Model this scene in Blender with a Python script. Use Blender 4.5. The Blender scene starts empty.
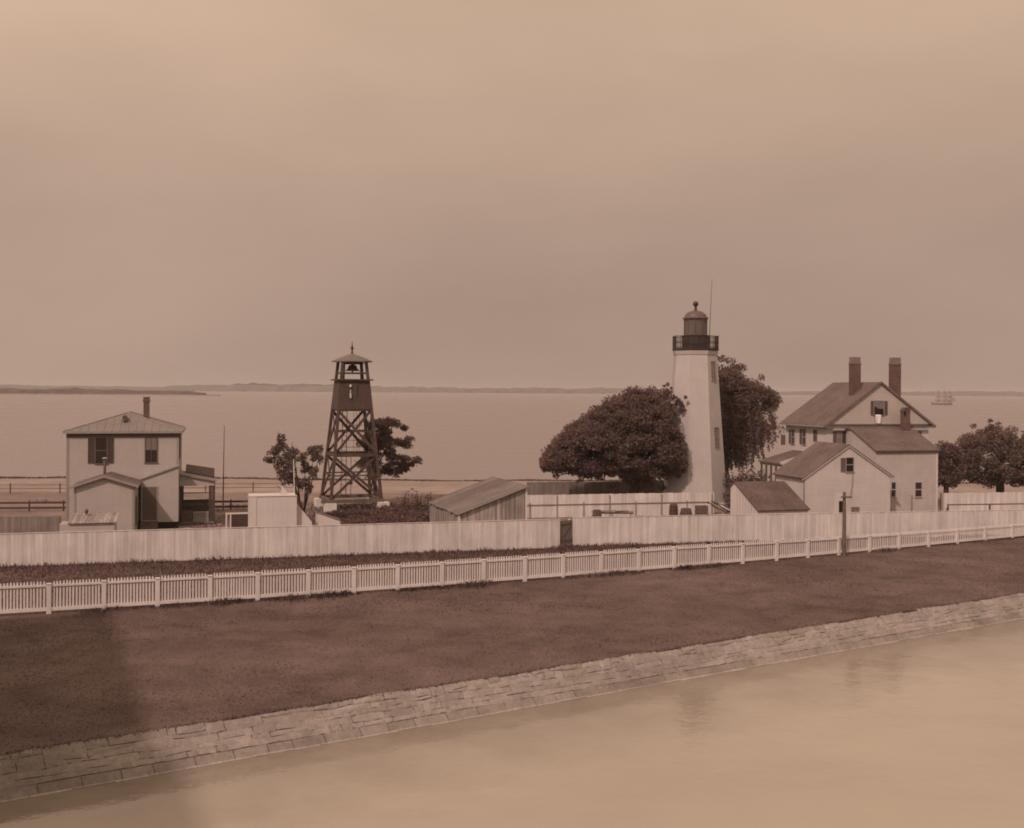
import bpy, bmesh, math, random
import numpy as np
from math import radians as R, sin, cos, tan, pi, sqrt, atan2
from mathutils import Vector, Matrix

random.seed(7)
rng = np.random.default_rng(7)
sc = bpy.context.scene
COL = sc.collection

# ------------------------------------------------------------------ camera
F, H, PX, PY, ROLL = 1100.0, 9.6, 512.0, 390.6, R(0.36)


def ray(px, py):
    u, v = px - PX, py - PY
    return ((u * cos(ROLL) + v * sin(ROLL)) / F, (-u * sin(ROLL) + v * cos(ROLL)) / F)


def G(px, py, z=0.0):               # where the sight line meets the level z
    a, b = ray(px, py)
    Y = (H - z) / b
    return Vector((a * Y, Y, z))


def W(px, py, Y):                   # the point at distance Y
    a, b = ray(px, py)
    return Vector((a * Y, Y, H - b * Y))


class Fr:                           # a building frame: origin and yaw
    def __init__(s, o, deg):
        s.o = Vector((o[0], o[1], 0)); s.th = R(deg)

    def _l(s, px, py):
        a, b = ray(px, py)
        c, n = cos(s.th), sin(s.th)
        dx, dy = a * c + n, -a * n + c
        ox, oy = -s.o.x * c - s.o.y * n, s.o.x * n - s.o.y * c
        return ox, oy, dx, dy, -b

    def front(s, px, py, y0=0.0):
        ox, oy, dx, dy, dz = s._l(px, py)
        t = (y0 - oy) / dy
        return ox + t * dx, H + t * dz

    def side(s, px, py, x0=0.0):
        ox, oy, dx, dy, dz = s._l(px, py)
        t = (x0 - ox) / dx
        return oy + t * dy, H + t * dz


cam_d = bpy.data.cameras.new('camera')
cam = bpy.data.objects.new('camera', cam_d)
COL.objects.link(cam)
cam.location = (0, 0, H)
cam.rotation_euler = (pi / 2, -ROLL, 0)
cam_d.sensor_width = 36.0
cam_d.lens = F / 1024 * 36
cam_d.shift_y = -(414 - PY) / 1024
cam_d.clip_start = 0.5
cam_d.clip_end = 30000
sc.camera = cam

# ------------------------------------------------------------------ materials
class NT:
    def __init__(s, name):
        s.m = bpy.data.materials.new(name); s.m.use_nodes = True
        s.t = s.m.node_tree; s.t.nodes.clear()
        s.out = s.t.nodes.new('ShaderNodeOutputMaterial')

    def n(s, typ, ins=None, **kw):
        nd = s.t.nodes.new('ShaderNode' + typ)
        for k, v in kw.items(): setattr(nd, k, v)
        for k, v in (ins or {}).items():
            if isinstance(v, bpy.types.NodeSocket): s.t.links.new(v, nd.inputs[k])
            else: nd.inputs[k].default_value = v
        return nd

    def noise(s, vec, scale, detail=4, rough=.55):
        return s.n('TexNoise', {'Vector': vec, 'Scale': scale, 'Detail': detail, 'Roughness': rough}).outputs['Fac']

    def mapping(s, vec, scale):
        return s.n('Mapping', {'Vector': vec, 'Scale': scale}).outputs[0]

    def ramp(s, fac, lo, hi, a, b):
        r = s.n('MapRange', {'Value': fac, 'From Min': lo, 'From Max': hi, 'To Min': a, 'To Max': b})
        return r.outputs[0]

    def math(s, op, a, b=0.0):
        return s.n('Math', {0: a, 1: b}, operation=op).outputs[0]

    def scale(s, col, fac):          # colour times a number
        nd = s.n('VectorMath', {0: col}, operation='SCALE')
        s.t.links.new(fac, nd.inputs['Scale']) if isinstance(fac, bpy.types.NodeSocket) else None
        return nd.outputs[0]

    def mix(s, f, a, b):
        nd = s.n('Mix', {0: f}, data_type='RGBA')
        for k, v in ((6, a), (7, b)):
            if isinstance(v, bpy.types.NodeSocket): s.t.links.new(v, nd.inputs[k])
            else: nd.inputs[k].default_value = (*v, 1)
        return nd.outputs[2]

    def bump(s, h, strength, dist):
        return s.n('Bump', {'Height': h, 'Strength': strength, 'Distance': dist}).outputs[0]

    def bsdf(s, col, rough=.8, normal=None, spec=.25, **kw):
        ins = {'Base Color': col if isinstance(col, bpy.types.NodeSocket) else (*col, 1), 'Roughness': rough, 'Specular IOR Level': spec}
        if normal is not None: ins['Normal'] = normal
        ins.update(kw)
        b = s.n('BsdfPrincipled', ins)
        s.t.links.new(b.outputs[0], s.out.inputs['Surface'])
        return s.m

    def obj(s): return s.n('TexCoord').outputs['Object']
    def pos(s): return s.n('NewGeometry').outputs['Position']
    def isl(s): return s.n('NewGeometry').outputs['Random Per Island']

    def rgb(s, c):
        nd = s.n('RGB'); nd.outputs[0].default_value = (*c, 1); return nd.outputs[0]


def m_paint(name, c, clap=0.0, dirt=.22, isl=.0, rough=.75, strk_=1.0, line=.9, cb=1.0):
    """Old oil paint on boards: weathering, streaks, optional clapboard courses."""
    t = NT(name); o = t.obj()
    big = t.noise(o, .7, 5); strk = t.noise(t.mapping(o, (6, 6, .45)), 1.0, 5, .65); fine = t.noise(o, 14, 3)
    f = t.math('ADD', t.ramp(big, .3, .7, 1 - dirt * .55, 1.04), t.ramp(strk, .35, .75, .05 * strk_, -dirt * .8 * strk_))
    f = t.math('ADD', f, t.ramp(fine, .3, .7, -.03, .03))
    if isl: f = t.math('MULTIPLY', f, t.ramp(t.isl(), 0, 1, 1 - isl, 1.0))
    h = t.math('MULTIPLY', fine, .15)
    if clap:
        z = t.n('SeparateXYZ', {0: o}).outputs[2]
        saw = t.math('FRACT', t.math('DIVIDE', z, clap))
        h = t.math('SUBTRACT', h, t.math('MULTIPLY', saw, cb))
        f = t.math('MULTIPLY', f, t.ramp(saw, .0, .12, line, 1.0))
    return t.bsdf(t.scale(t.rgb(c), f), rough, t.bump(h, .7, .02))


def m_shingle(name, c, row=.17, amp=.3):
    t = NT(name); o = t.obj()
    z = t.n('SeparateXYZ', {0: o}).outputs[2]
    saw = t.math('FRACT', t.math('DIVIDE', z, row * .6))
    big = t.noise(o, .6, 5, .6); tile = t.noise(t.mapping(o, (5, 5, 9)), 1.0, 2); fine = t.noise(o, 22, 3)
    f = t.math('ADD', t.ramp(big, .3, .7, 1 - amp, 1 + amp * .5), t.ramp(tile, .3, .7, -amp * .6, amp * .6))
    f = t.math('MULTIPLY', f, t.ramp(saw, 0, .3, .82, 1.0))
    h = t.math('ADD', t.math('MULTIPLY', fine, .4), t.math('MULTIPLY', saw, -1.0))
    return t.bsdf(t.scale(t.rgb(c), f), .9, t.bump(h, .6, .03))


def m_rough(name, c, amp=.3, scale=3.0, rough=.9, bump=.4, dist=.03, isl=0.0, spec=.2, metallic=0.0):
    t = NT(name); o = t.obj()
    a = t.noise(o, scale, 6, .62); b = t.noise(o, scale * 7, 4)
    f = t.math('ADD', t.ramp(a, .3, .7, 1 - amp, 1 + amp * .6), t.ramp(b, .3, .7, -amp * .4, amp * .4))
    if isl: f = t.math('MULTIPLY', f, t.ramp(t.isl(), 0, 1, 1 - isl, 1 + isl * .4))
    return t.bsdf(t.scale(t.rgb(c), f), rough, t.bump(t.math('ADD', a, t.math('MULTIPLY', b, .5)), bump, dist), spec, Metallic=metallic)


def m_brick(name, c):
    t = NT(name); o = t.obj()
    z = t.n('SeparateXYZ', {0: o}).outputs[2]
    saw = t.math('FRACT', t.math('DIVIDE', z, .085))
    n = t.noise(t.mapping(o, (4, 4, 12)), 1.0, 2); d = t.noise(o, 1.4, 5)
    f = t.math('ADD', t.ramp(n, .3, .7, .8, 1.2), t.ramp(d, .35, .7, .12, -.2))
    f = t.math('MULTIPLY', f, t.ramp(saw, 0, .16, 1.25, 1.0))
    return t.bsdf(t.scale(t.rgb(c), f), .9, t.bump(saw, .4, .01))


def m_leaf(name, c, var=.45, trans=.25):
    t = NT(name)
    i = t.isl(); p = t.pos()
    f = t.math('MULTIPLY', t.ramp(i, 0, 1, 1 - var, 1 + var), t.ramp(t.noise(p, .9, 3), .3, .7, .8, 1.2))
    col = t.scale(t.rgb(c), f)
    d = t.n('BsdfDiffuse', {'Color': col}); tr = t.n('BsdfTranslucent', {'Color': col})
    mx = t.n('MixShader', {0: trans, 1: d.outputs[0], 2: tr.outputs[0]})
    t.t.links.new(mx.outputs[0], t.out.inputs['Surface'])
    return t.m


def m_grass(name, c1, c2):
    t = NT(name); p = t.pos()
    a = t.noise(t.mapping(p, (.06, .17, 1)), 1.0, 5, .62); b = t.noise(p, .8, 4, .6)
    k = t.math('ADD', t.math('MULTIPLY', a, .6), t.math('MULTIPLY', b, .4))
    col = t.scale(t.mix(t.ramp(k, .40, .58, 0, 1), c1, c2), t.ramp(t.isl(), 0, 1, .88, 1.12))
    d = t.n('BsdfDiffuse', {'Color': col}); tr = t.n('BsdfTranslucent', {'Color': col})
    mx = t.n('MixShader', {0: .2, 1: d.outputs[0], 2: tr.outputs[0]})
    t.t.links.new(mx.outputs[0], t.out.inputs['Surface'])
    return t.m


def m_ground(name, c1, c2, sc1=.12, sc2=1.6, fine=9.0, amp=.3, bump=.6, dist=.06):
    t = NT(name); p = t.pos()
    a = t.noise(p, sc1, 5, .6); b = t.noise(p, sc2, 6, .65); d = t.noise(p, fine, 4, .7)
    k = t.math('ADD', t.math('MULTIPLY', a, .55), t.math('MULTIPLY', b, .45))
    col = t.mix(t.ramp(k, .38, .62, 0, 1), c1, c2)
    f = t.ramp(d, .25, .75, 1 - amp, 1 + amp)
    return t.bsdf(t.scale(col, f), .95, t.bump(t.math('ADD', b, t.math('MULTIPLY', d, .6)), bump, dist), .1)


def m_moat(name, c, c2, weed):  # weed: dark tone painted for the wall's reflection, no plants
    t = NT(name); p = t.pos()
    a = t.noise(p, .8, 4, .6); b = t.noise(p, 2.6, 3, .6)
    mot = t.noise(t.mapping(p, (.10, .16, 1)), 1.0, 5, .6)
    col = t.mix(t.ramp(mot, .35, .68, 0, 1), c, c2)
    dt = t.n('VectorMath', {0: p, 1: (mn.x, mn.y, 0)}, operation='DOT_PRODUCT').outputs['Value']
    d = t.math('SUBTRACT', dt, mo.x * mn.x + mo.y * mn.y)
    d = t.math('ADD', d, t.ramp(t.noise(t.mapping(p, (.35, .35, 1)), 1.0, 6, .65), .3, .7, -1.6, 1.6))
    col = t.mix(t.ramp(d, .0, 7.0, .8, 0.0), col, weed)  # wall's dark reflection put into the water colour, fading outwards
    h = t.math('ADD', a, t.math('MULTIPLY', b, .4))
    return t.bsdf(col, t.ramp(mot, .3, .7, .05, .10), t.bump(h, .8, .022), .5, IOR=1.6)


def m_water(name, c, c2, rough, wave, wdist, sx=(1, 1, 1), fine=3.0, streak=(.05, .25, 1)):
    t = NT(name); p = t.pos()
    a = t.noise(t.mapping(p, sx), wave, 4, .6); b = t.noise(t.mapping(p, sx), wave * fine, 3, .6)
    mot = t.noise(t.mapping(p, streak), 1.0, 5, .6)
    col = t.mix(t.ramp(mot, .35, .68, 0, 1), c, c2)
    h = t.math('ADD', a, t.math('MULTIPLY', b, .4))
    return t.bsdf(col, t.ramp(mot, .3, .7, rough * .75, rough * 1.3), t.bump(h, .8, wdist), .5, IOR=1.333)


def m_stone(name, c):
    t = NT(name); p = t.pos()
    a = t.noise(p, 1.1, 6, .65); b = t.noise(p, 7, 5, .7); st = t.noise(t.mapping(p, (.5, .5, .2)), 1.0, 5)
    f = t.math('MULTIPLY', t.ramp(t.isl(), 0, 1, .86, 1.08), t.ramp(a, .3, .72, 1.12, .74))
    f = t.math('MULTIPLY', f, t.ramp(b, .3, .7, 1.12, .8))
    col = t.mix(t.ramp(st, .5, .66, 0, .55), t.n('Mix', {0: 0.0}, data_type='RGBA').outputs[2], (.22, .19, .17))
    col = t.mix(t.ramp(st, .52, .7, 0, .5), c, tuple(x * .55 for x in c))
    return t.bsdf(t.scale(col, f), .92, t.bump(t.math('ADD', a, b), .7, .05), .15)


M = {}
M['house_grey'] = m_paint('grey_house_paint', (.40, .37, .36), .16, .16, strk_=.35)
M['siding'] = m_paint('pale_siding', (.45, .42, .41), .17, .2, strk_=.45)
M['gable'] = m_paint('gable_siding', (.43, .39, .37), .2, .16, strk_=.3, line=.82)
M['white'] = m_paint('whitewash', (.60, .565, .56), 0, .2, strk_=.5)
M['white_clap'] = m_paint('white_clapboard', (.52, .49, .485), .18, .2, strk_=.4)
M['fence'] = m_paint('fence_whitewash', (.72, .685, .68), 0, .25, .2)
M['picket'] = m_paint('picket_paint', (.73, .70, .695), 0, .16, .10)
M['tower'] = m_paint('tower_whitewash', (.47, .445, .44), .42, .14, strk_=.5, line=.98, cb=.12)
M['trim'] = m_paint('trim_paint', (.30, .27, .26), 0, .2)
M['dtrim'] = m_paint('dark_trim_paint', (.12, .095, .088), 0, .2)
M['wtrim'] = m_paint('white_trim', (.62, .58, .56), 0, .15)
M['shutter'] = m_paint('shutter_paint', (.085, .062, .056), .06, .25)
M['mshutter'] = m_paint('faded_shutter_paint', (.15, .115, .105), .06, .25)
M['planks'] = m_paint('bare_planks', (.42, .37, .35), 0, .5, .42, .9)
M['greyplank'] = m_paint('weathered_planks', (.27, .235, .22), 0, .4, .25, .9)
M['darkwood'] = m_rough('dark_timber', (.085, .058, .052), .3, 2.5, .85, .3, .01)
M['midwood'] = m_rough('timber', (.15, .115, .105), .3, 2.5, .85, .3, .01)
M['towerwood'] = m_rough('painted_timber', (.095, .064, .057), .3, 2, .8, .3, .01)
M['panelwood'] = m_paint('brown_panel_boards', (.10, .068, .060), 0, .2, .12)
M['shingle'] = m_shingle('wood_shingles', (.155, .122, .115))
M['shingle2'] = m_shingle('old_shingles', (.125, .094, .088))
M['metalroof'] = m_rough('painted_tin', (.205, .182, .175), .15, .8, .6, .1, .01, spec=.3)
M['boardroof'] = m_paint('board_roof', (.25, .22, .21), 0, .4, .5, .9)
M['brick'] = m_brick('brick', (.135, .088, .078))
M['cap'] = m_rough('chimney_mortar', (.22, .175, .16), .25, 3, .9)
M['iron'] = m_rough('black_iron', (.045, .030, .027), .25, 3, .55, .2, .01, spec=.4)
M['lantern'] = m_rough('lantern_blind', (.125, .098, .09), .12, 2, .35, .1, .01, spec=.5)
M['copper'] = m_rough('dome_copper', (.12, .09, .082), .2, 2, .5, .2, .01, spec=.4)
M['glass'] = NT('window_glass').bsdf((.035, .026, .024), .12, None, .5)
M['glassgrey'] = m_rough('hazy_pane', (.20, .17, .16), .25, 2, .2, .05, .01, spec=.5)
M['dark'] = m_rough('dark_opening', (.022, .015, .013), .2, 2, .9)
M['cloth'] = m_rough('white_cloth', (.74, .71, .69), .08, 3, .9, .4, .03)
M['stone'] = m_stone('rubble_stone', (.33, .295, .275))
M['coping'] = m_stone('coping_stone', (.29, .258, .24))
M['pier'] = m_rough('white_pier', (.68, .64, .62), .15, 2, .9)
M['lawn'] = m_ground('lawn_turf', (.085, .061, .056), (.17, .128, .12), .10, .5, 7, .25)
M['yard'] = m_ground('yard_dirt', (.17, .13, .12), (.26, .21, .195), .25, 1.2, 6, .25)
M['sand'] = m_ground('beach_sand', (.34, .285, .265), (.24, .195, .18), .12, .6, 5, .12)
M['bed'] = m_ground('moat_bed', (.2, .16, .14), (.24, .2, .18))
M['grass'] = m_grass('grass_blades', (.085, .061, .056), (.20, .153, .145))
M['weed'] = m_leaf('weed_leaves', (.145, .10, .094), .35, .25)
M['leaf_dark'] = m_leaf('dark_tree_leaves', (.205, .145, .138), .10, .5)
M['leaf_mid'] = m_leaf('willow_leaves', (.21, .15, .142), .15, .5)
M['leaf_pale'] = m_leaf('shrub_leaves', (.215, .157, .147), .2, .5)
M['leaf_far'] = m_leaf('orchard_leaves', (.225, .165, .152), .12, .5)
M['bark'] = m_rough('bark', (.065, .045, .040), .35, 4, .95, .8, .03)
M['woods'] = m_rough('far_woods', (.075, .052, .046), .3, .02, 1, .2, .5)
M['sea'] = m_water('sea_water', (.225, .19, .185), (.25, .21, .205), .30, .5, .12, (1, 1, 1), 3, (.006, .03, 1))
M['hull'] = m_rough('ship_hull', (.24, .195, .175), .2, 1)
M['sail'] = m_rough('sail_canvas', (.31, .26, .24), .1, 1)

# ------------------------------------------------------------------ mesh helpers
def ident(p): return p


class MB:
    def __init__(s, mp=None):
        s.v = []; s.f = []; s.mp = mp or ident

    def add(s, vs, fs):
        o = len(s.v)
        s.v += [tuple(s.mp(tuple(p))) for p in vs]
        s.f += [tuple(i + o for i in f) for f in fs]
        return s

    def box(s, x0, x1, y0, y1, z0, z1):
        if x1 < x0: x0, x1 = x1, x0
        if y1 < y0: y0, y1 = y1, y0
        vs = [(x, y, z) for z in (z0, z1) for y in (y0, y1) for x in (x0, x1)]
        return s.add(vs, [(0, 2, 3, 1), (4, 5, 7, 6), (0, 1, 5, 4), (2, 6, 7, 3), (0, 4, 6, 2), (1, 3, 7, 5)])

    def prism(s, poly, vec):
        n = len(poly); vec = Vector(vec)
        a = [Vector(p) for p in poly]
        return s.add(a + [p + vec for p in a], [tuple(range(n)), tuple(range(2 * n - 1, n - 1, -1))] +
                     [(i, i + n, (i + 1) % n + n, (i + 1) % n) for i in range(n)])

    def slab(s, poly, th):           # a flat polygon thickened downwards along its normal
        a = [Vector(p) for p in poly]
        n = (a[1] - a[0]).cross(a[-1] - a[0]).normalized()
        if n.z > 0: n = -n
        return s.prism(a, n * th)

    def bar(s, p, q, w, h=None):
        p, q = Vector(p), Vector(q); d = (q - p).normalized(); h = h or w
        up = Vector((0, 0, 1)) if abs(d.z) < .95 else Vector((0, 1, 0))
        a = d.cross(up).normalized() * (w / 2); b = a.cross(d).normalized() * (h / 2)
        return s.prism([p - a - b, p + a - b, p + a + b, p - a + b], q - p)

    def tube(s, pts, rad, n=8):
        pts = [Vector(p) for p in pts]; vs = []; fs = []
        for i, p in enumerate(pts):
            d = (pts[min(i + 1, len(pts) - 1)] - pts[max(i - 1, 0)]).normalized()
            up = Vector((0, 0, 1)) if abs(d.z) < .9 else Vector((0, 1, 0))
            a = d.cross(up).normalized(); b = a.cross(d)
            for k in range(n):
                vs.append(p + (a * cos(2 * pi * k / n) + b * sin(2 * pi * k / n)) * rad[i])
        for i in range(len(pts) - 1):
            for k in range(n):
                fs.append((i * n + k, i * n + (k + 1) % n, (i + 1) * n + (k + 1) % n, (i + 1) * n + k))
        fs += [tuple(range(n))[::-1], tuple(range((len(pts) - 1) * n, len(pts) * n))]
        return s.add(vs, fs)

    def lathe(s, prof, n=24, c=(0, 0), ph=0.0):
        vs = []; fs = []
        for r, z in prof:
            for k in range(n):
                a = ph + 2 * pi * k / n
                vs.append((c[0] + r * cos(a), c[1] + r * sin(a), z))
        m = len(prof)
        for i in range(m - 1):
            for k in range(n):
                fs.append((i * n + k, i * n + (k + 1) % n, (i + 1) * n + (k + 1) % n, (i + 1) * n + k))
        fs += [tuple(range(n))[::-1], tuple(range((m - 1) * n, m * n))]
        return s.add(vs, fs)

    def build(s, name, mat, parent=None, smooth=False, bevel=0.0):
        me = bpy.data.meshes.new(name)
        bm = bmesh.new()
        vs = [bm.verts.new(p) for p in s.v]
        for f in s.f:
            try: bm.faces.new([vs[i] for i in f])
            except ValueError: pass
        bmesh.ops.recalc_face_normals(bm, faces=bm.faces)
        if bevel:
            bmesh.ops.bevel(bm, geom=list(bm.edges), offset=bevel, segments=1, affect='EDGES', clamp_overlap=True)
        if smooth:
            for f in bm.faces: f.smooth = True
        bm.to_mesh(me); bm.free()
        me.materials.append(mat)
        o = bpy.data.objects.new(name, me); COL.objects.link(o)
        if parent: o.parent = parent
        return o


def raw(name, v, f, mat, parent=None):
    me = bpy.data.meshes.new(name)
    v = np.asarray(v, dtype=np.float32); f = np.asarray(f, dtype=np.int32)
    k = f.shape[1]
    me.vertices.add(len(v)); me.vertices.foreach_set('co', v.ravel())
    me.loops.add(f.size); me.loops.foreach_set('vertex_index', f.ravel())
    me.polygons.add(len(f)); me.polygons.foreach_set('loop_start', np.arange(0, f.size, k, dtype=np.int32))
    me.polygons.foreach_set('loop_total', np.full(len(f), k, dtype=np.int32))
    me.update(); me.validate()
    me.materials.append(mat)
    o = bpy.data.objects.new(name, me); COL.objects.link(o)
    if parent: o.parent = parent
    return o


def tag(o, label=None, cat=None, group=None, kind=None):
    if label: o['label'] = label
    if cat: o['category'] = cat
    if group: o['group'] = group
    if kind: o['kind'] = kind
    return o


def thing(name, label, cat, loc=(0, 0, 0), deg=0.0, group=None):
    o = bpy.data.objects.new(name, None); COL.objects.link(o)
    o.location = loc; o.rotation_euler = (0, 0, R(deg)); o.empty_display_size = .3
    return tag(o, label, cat, group)


def struct(name, label, cat, o):
    o.name = name
    return tag(o, label, cat, None, 'structure')


def leaf_geo(P, size, flat=0.0, droop=0.0, out=None):
    """rhombus leaves at the points P; returns vertices and quads"""
    n = len(P)
    nr = rng.normal(size=(n, 3)); nr[:, 2] = nr[:, 2] * (1 - flat) + flat * 1.5
    if out is not None: nr = nr + .35 * out / (np.linalg.norm(out, axis=1)[:, None] + 1e-6)
    nr /= np.linalg.norm(nr, axis=1)[:, None]
    t = rng.normal(size=(n, 3)); t[:, 2] -= droop
    t -= nr * np.sum(t * nr, axis=1)[:, None]; t /= np.linalg.norm(t, axis=1)[:, None]
    b = np.cross(nr, t)
    s = size * rng.uniform(.6, 1.35, size=(n, 1)); w = s * rng.uniform(.38, .62, size=(n, 1))
    V = np.stack([P - t * s, P + b * w - t * s * .1, P + t * s, P - b * w - t * s * .1], axis=1).reshape(-1, 3)
    return V, np.arange(4 * n).reshape(-1, 4)


def in_ball(n, shell=.45):
    d = rng.normal(size=(n, 3)); d /= np.linalg.norm(d, axis=1)[:, None]
    return d * (rng.uniform(0, 1, size=(n, 1)) ** shell)


# ------------------------------------------------------------------ ground, water, sky
def sheet(name, pts, z, mat):
    m = MB(); m.add([(x, y, z) for x, y in pts], [tuple(range(len(pts)))])
    return m.build(name, mat)


TM = atan2(52.2 - 28.9, 23.5 + 13.0)                      # direction of the moat's far edge
e_l, e_r = G(18, 753), G(1006, 596)
mdir = Vector((e_r.x - e_l.x, e_r.y - e_l.y)).normalized(); mn = Vector((mdir.y, -mdir.x))   # mn points to the moat
mo = Vector((e_l.x, e_l.y))
ml = lambda s, d=0.0: (mo + mdir * s + mn * d)

M['moat'] = m_moat('moat_water', (.355, .318, .268), (.41, .368, .308), (.17, .14, .118))  # last colour: painted reflection of the wall
a0, a1 = ml(-60), ml(160)
struct('lawn', 'dark mown grass bank between the picket fence and the stone moat wall', 'lawn',
       sheet('lawn', [tuple(a0), tuple(a1), (170, 103), (-120, 103)], 0.0, M['lawn']))
# the yard behind the board fence lies as a sheet just above
fl = lambda x: 67.0 + .277 * (x - 2.9)
struct('yard_ground', 'bare dirt and thin grass of the yard behind the board fence', 'ground',
       sheet('yard_ground', [(-60, 67 + .277 * -62.9 + .2), (2.9, 67.25), (60, 79.4), (120, 102.9), (-100, 102.9), (-90, 60)], .004, M['yard']))
# beach slopes to the sea
bm_ = MB()
nx = 60
for i in range(nx):
    x0, x1 = -150 + i * 6, -144 + i * 6
    def prof(x):
        e = 118.5 + .6 * sin(x * .13) + .4 * sin(x * .41 + 1)
        return [(x, 96, -.02), (x, 103.2, .01), (x, 110, .05), (x, e, -.05), (x, e + 1.5, -.55), (x, e + 9, -1.6)]
    A, B = prof(x0), prof(x1)
    for k in range(len(A) - 1):
        bm_.add([A[k], B[k], B[k + 1], A[k + 1]], [(0, 1, 2, 3)])
struct('beach', 'pale sandy strip of beach between the yard and the sea', 'beach', bm_.build('beach', M['sand']))
struct('sea', 'calm hazy sea beyond the beach reaching to the far shore', 'water',
       sheet('sea', [(-9000, 116), (9000, 116), (9000, 12000), (-9000, 12000)], -1.0, M['sea']))
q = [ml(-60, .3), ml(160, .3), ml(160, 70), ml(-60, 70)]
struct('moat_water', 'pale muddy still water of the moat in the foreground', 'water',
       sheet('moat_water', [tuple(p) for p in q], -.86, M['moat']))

# ------------------------------------------------------------------ moat wall
wall = thing('moat_wall', 'long low pale stone revetment wall between the grass bank and the moat water', 'wall', (mo.x, mo.y, 0), math.degrees(atan2(mdir.y, mdir.x)))
# local x along the wall, local -y towards the water. Battered courses of rough blocks, then a sloping coping course
rw = random.Random(3)
wob = lambda x, k: .045 * sin(x * .71 + k * 2.3) + .03 * sin(x * 1.9 + k) + .02 * sin(x * 4.3 + k * 5)
zc_of = [lambda x: .02 + .35 * wob(x, 0), lambda x: -.12 + .6 * wob(x, 1), lambda x: -.25 + .6 * wob(x, 2), lambda x: -.38 + .45 * wob(x, 3), lambda x: -.51 + .3 * wob(x, 4), lambda x: -.635]
dpt = lambda z: 1.2 * z                               # batter of the face
m = MB()


def stone(x0, x1, za, zb, g, pr):
    """one rough block: a grid face with broken edges"""
    nx, nz = 4, 2
    fr = []
    for j in range(nz + 1):
        for i in range(nx + 1):
            u, v = i / nx, j / nz
            x = x0 + g + (x1 - x0 - 2 * g) * u; z = (zb(x) + g * .6) * (1 - v) + (za(x) - g * .6) * v
            edge = 1 if i in (0, nx) or j in (0, nz) else 0
            x += rw.uniform(-.02, .02); z += rw.uniform(-.012, .012)
            fr.append((x, dpt(z) - pr * (0.15 if edge else 1) - rw.uniform(0, .015), z))
    k = nx + 1
    bk = [(fr[i][0], fr[i][1] + .3, fr[i][2] - .25) for i in (0, nx, k * nz + nx, k * nz)]
    fs = [(j * k + i, j * k + i + 1, (j + 1) * k + i + 1, (j + 1) * k + i) for j in range(nz) for i in range(nx)]
    n = len(fr)
    fs += [tuple(range(nx, -1, -1)) + (n, n + 1), tuple(range(k * nz, k * nz + nx + 1)) + (n + 2, n + 3)]
    fs += [tuple(j * k for j in range(nz + 1)) + (n + 3, n), tuple(j * k + nx for j in range(nz, -1, -1)) + (n + 1, n + 2)]
    m.add(fr + bk, fs)


skip = []
for ci in range(5):
    x = -14.0; nskip = []
    while x < 64:
        w = rw.choice((.25, .4, .6, .9, 1.3)) * rw.uniform(.8, 1.3) if ci < 2 else rw.choice((.35, .6, .9, 1.3)) * rw.uniform(.8, 1.2)
        hit = [b for a, b in skip if a - .05 < x < b - .01]
        if hit: x = max(hit); continue
        nxt = [a for a, b in skip if x < a < x + w]
        if nxt:
            w = min(nxt) - x
            if w < .08: x = min(nxt); continue
        if ci == 0 and rw.random() < .16: x += w * .6; continue
        tall = ci in (0, 1) and rw.random() < .28 and w > .3
        stone(x, x + w, zc_of[ci], zc_of[ci + 2 if tall else ci + 1], .005 if ci else .010, rw.uniform(.0, .06 if ci < 2 else .025))
        if tall: nskip.append((x, x + w))
        x += w
    skip = nskip
m.build('stone_facing', M['stone'], wall)
m = MB()
m.prism([(-16, .02, -.03), (-16, -.72, -.65), (-16, -.98, -.86), (-16, -.98, -1.5), (-16, .5, -1.5), (-16, .5, -.03)], (82, 0, 0))
m.build('mortar_core', m_rough('mortar', (.30, .268, .25), .3, 4), wall)
m = MB(); x = -14.0
while x < 64:
    w = rw.uniform(.75, 1.25); g = .012; dz = rw.uniform(-.012, .012)
    p = [(-.775, -.64), (-1.02, -.83), (-1.02, -1.2), (-.80, -1.2), (-.70, -.72)]
    m.prism([(x + g, a, b + dz) for a, b in p], (w - 2 * g, 0, 0)); x += w
m.build('coping', M['coping'], wall, bevel=.008)

m = MB(); x = -14.0
while x < 64:
    w = rw.uniform(.7, 1.4); j = rw.uniform(-.012, .012); y1 = -1.06 - rw.uniform(0, .03)
    m.prism([(x + .01, -1.02, -.825 + j), (x + .01, y1, -.842 + j), (x + .01, y1, -1.0), (x + .01, -1.02, -1.0)], (w - .02, 0, 0)); x += w
m.build('lip', m_stone('worn_lip', (.42, .385, .365)), wall)

# ------------------------------------------------------------------ rampart left of the picture (unseen, added to cast the shade on the bank)
SUN_AZ, SUN_EL = 30.0, 44.0            # degrees left of straight behind the camera, and height
offx, offy = sin(R(SUN_AZ)) / tan(R(SUN_EL)), cos(R(SUN_AZ)) / tan(R(SUN_EL))
hr = 10.0
s0 = G(112, 612); s1 = G(158, 737)
ld = Vector((s1.x - s0.x, s1.y - s0.y)).normalized()
c0 = Vector((s0.x - offx * hr, s0.y - offy * hr)); c1 = c0 + ld * 34
perp = Vector((-.93, -.36))
m = MB()
m.prism([(c0.x, c0.y, -2), (c1.x, c1.y, -2), (c1.x + perp.x * 25, c1.y + perp.y * 25, -2), (c0.x + perp.x * 25, c0.y + perp.y * 25, -2)], (0, 0, hr + 2))
rp = thing('blocker', 'high unseen block added beyond the left edge, shading the grass bank', 'wall', (0, 0, 0))
m.build('blocker_wall', M['stone'], rp, bevel=.1)

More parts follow.
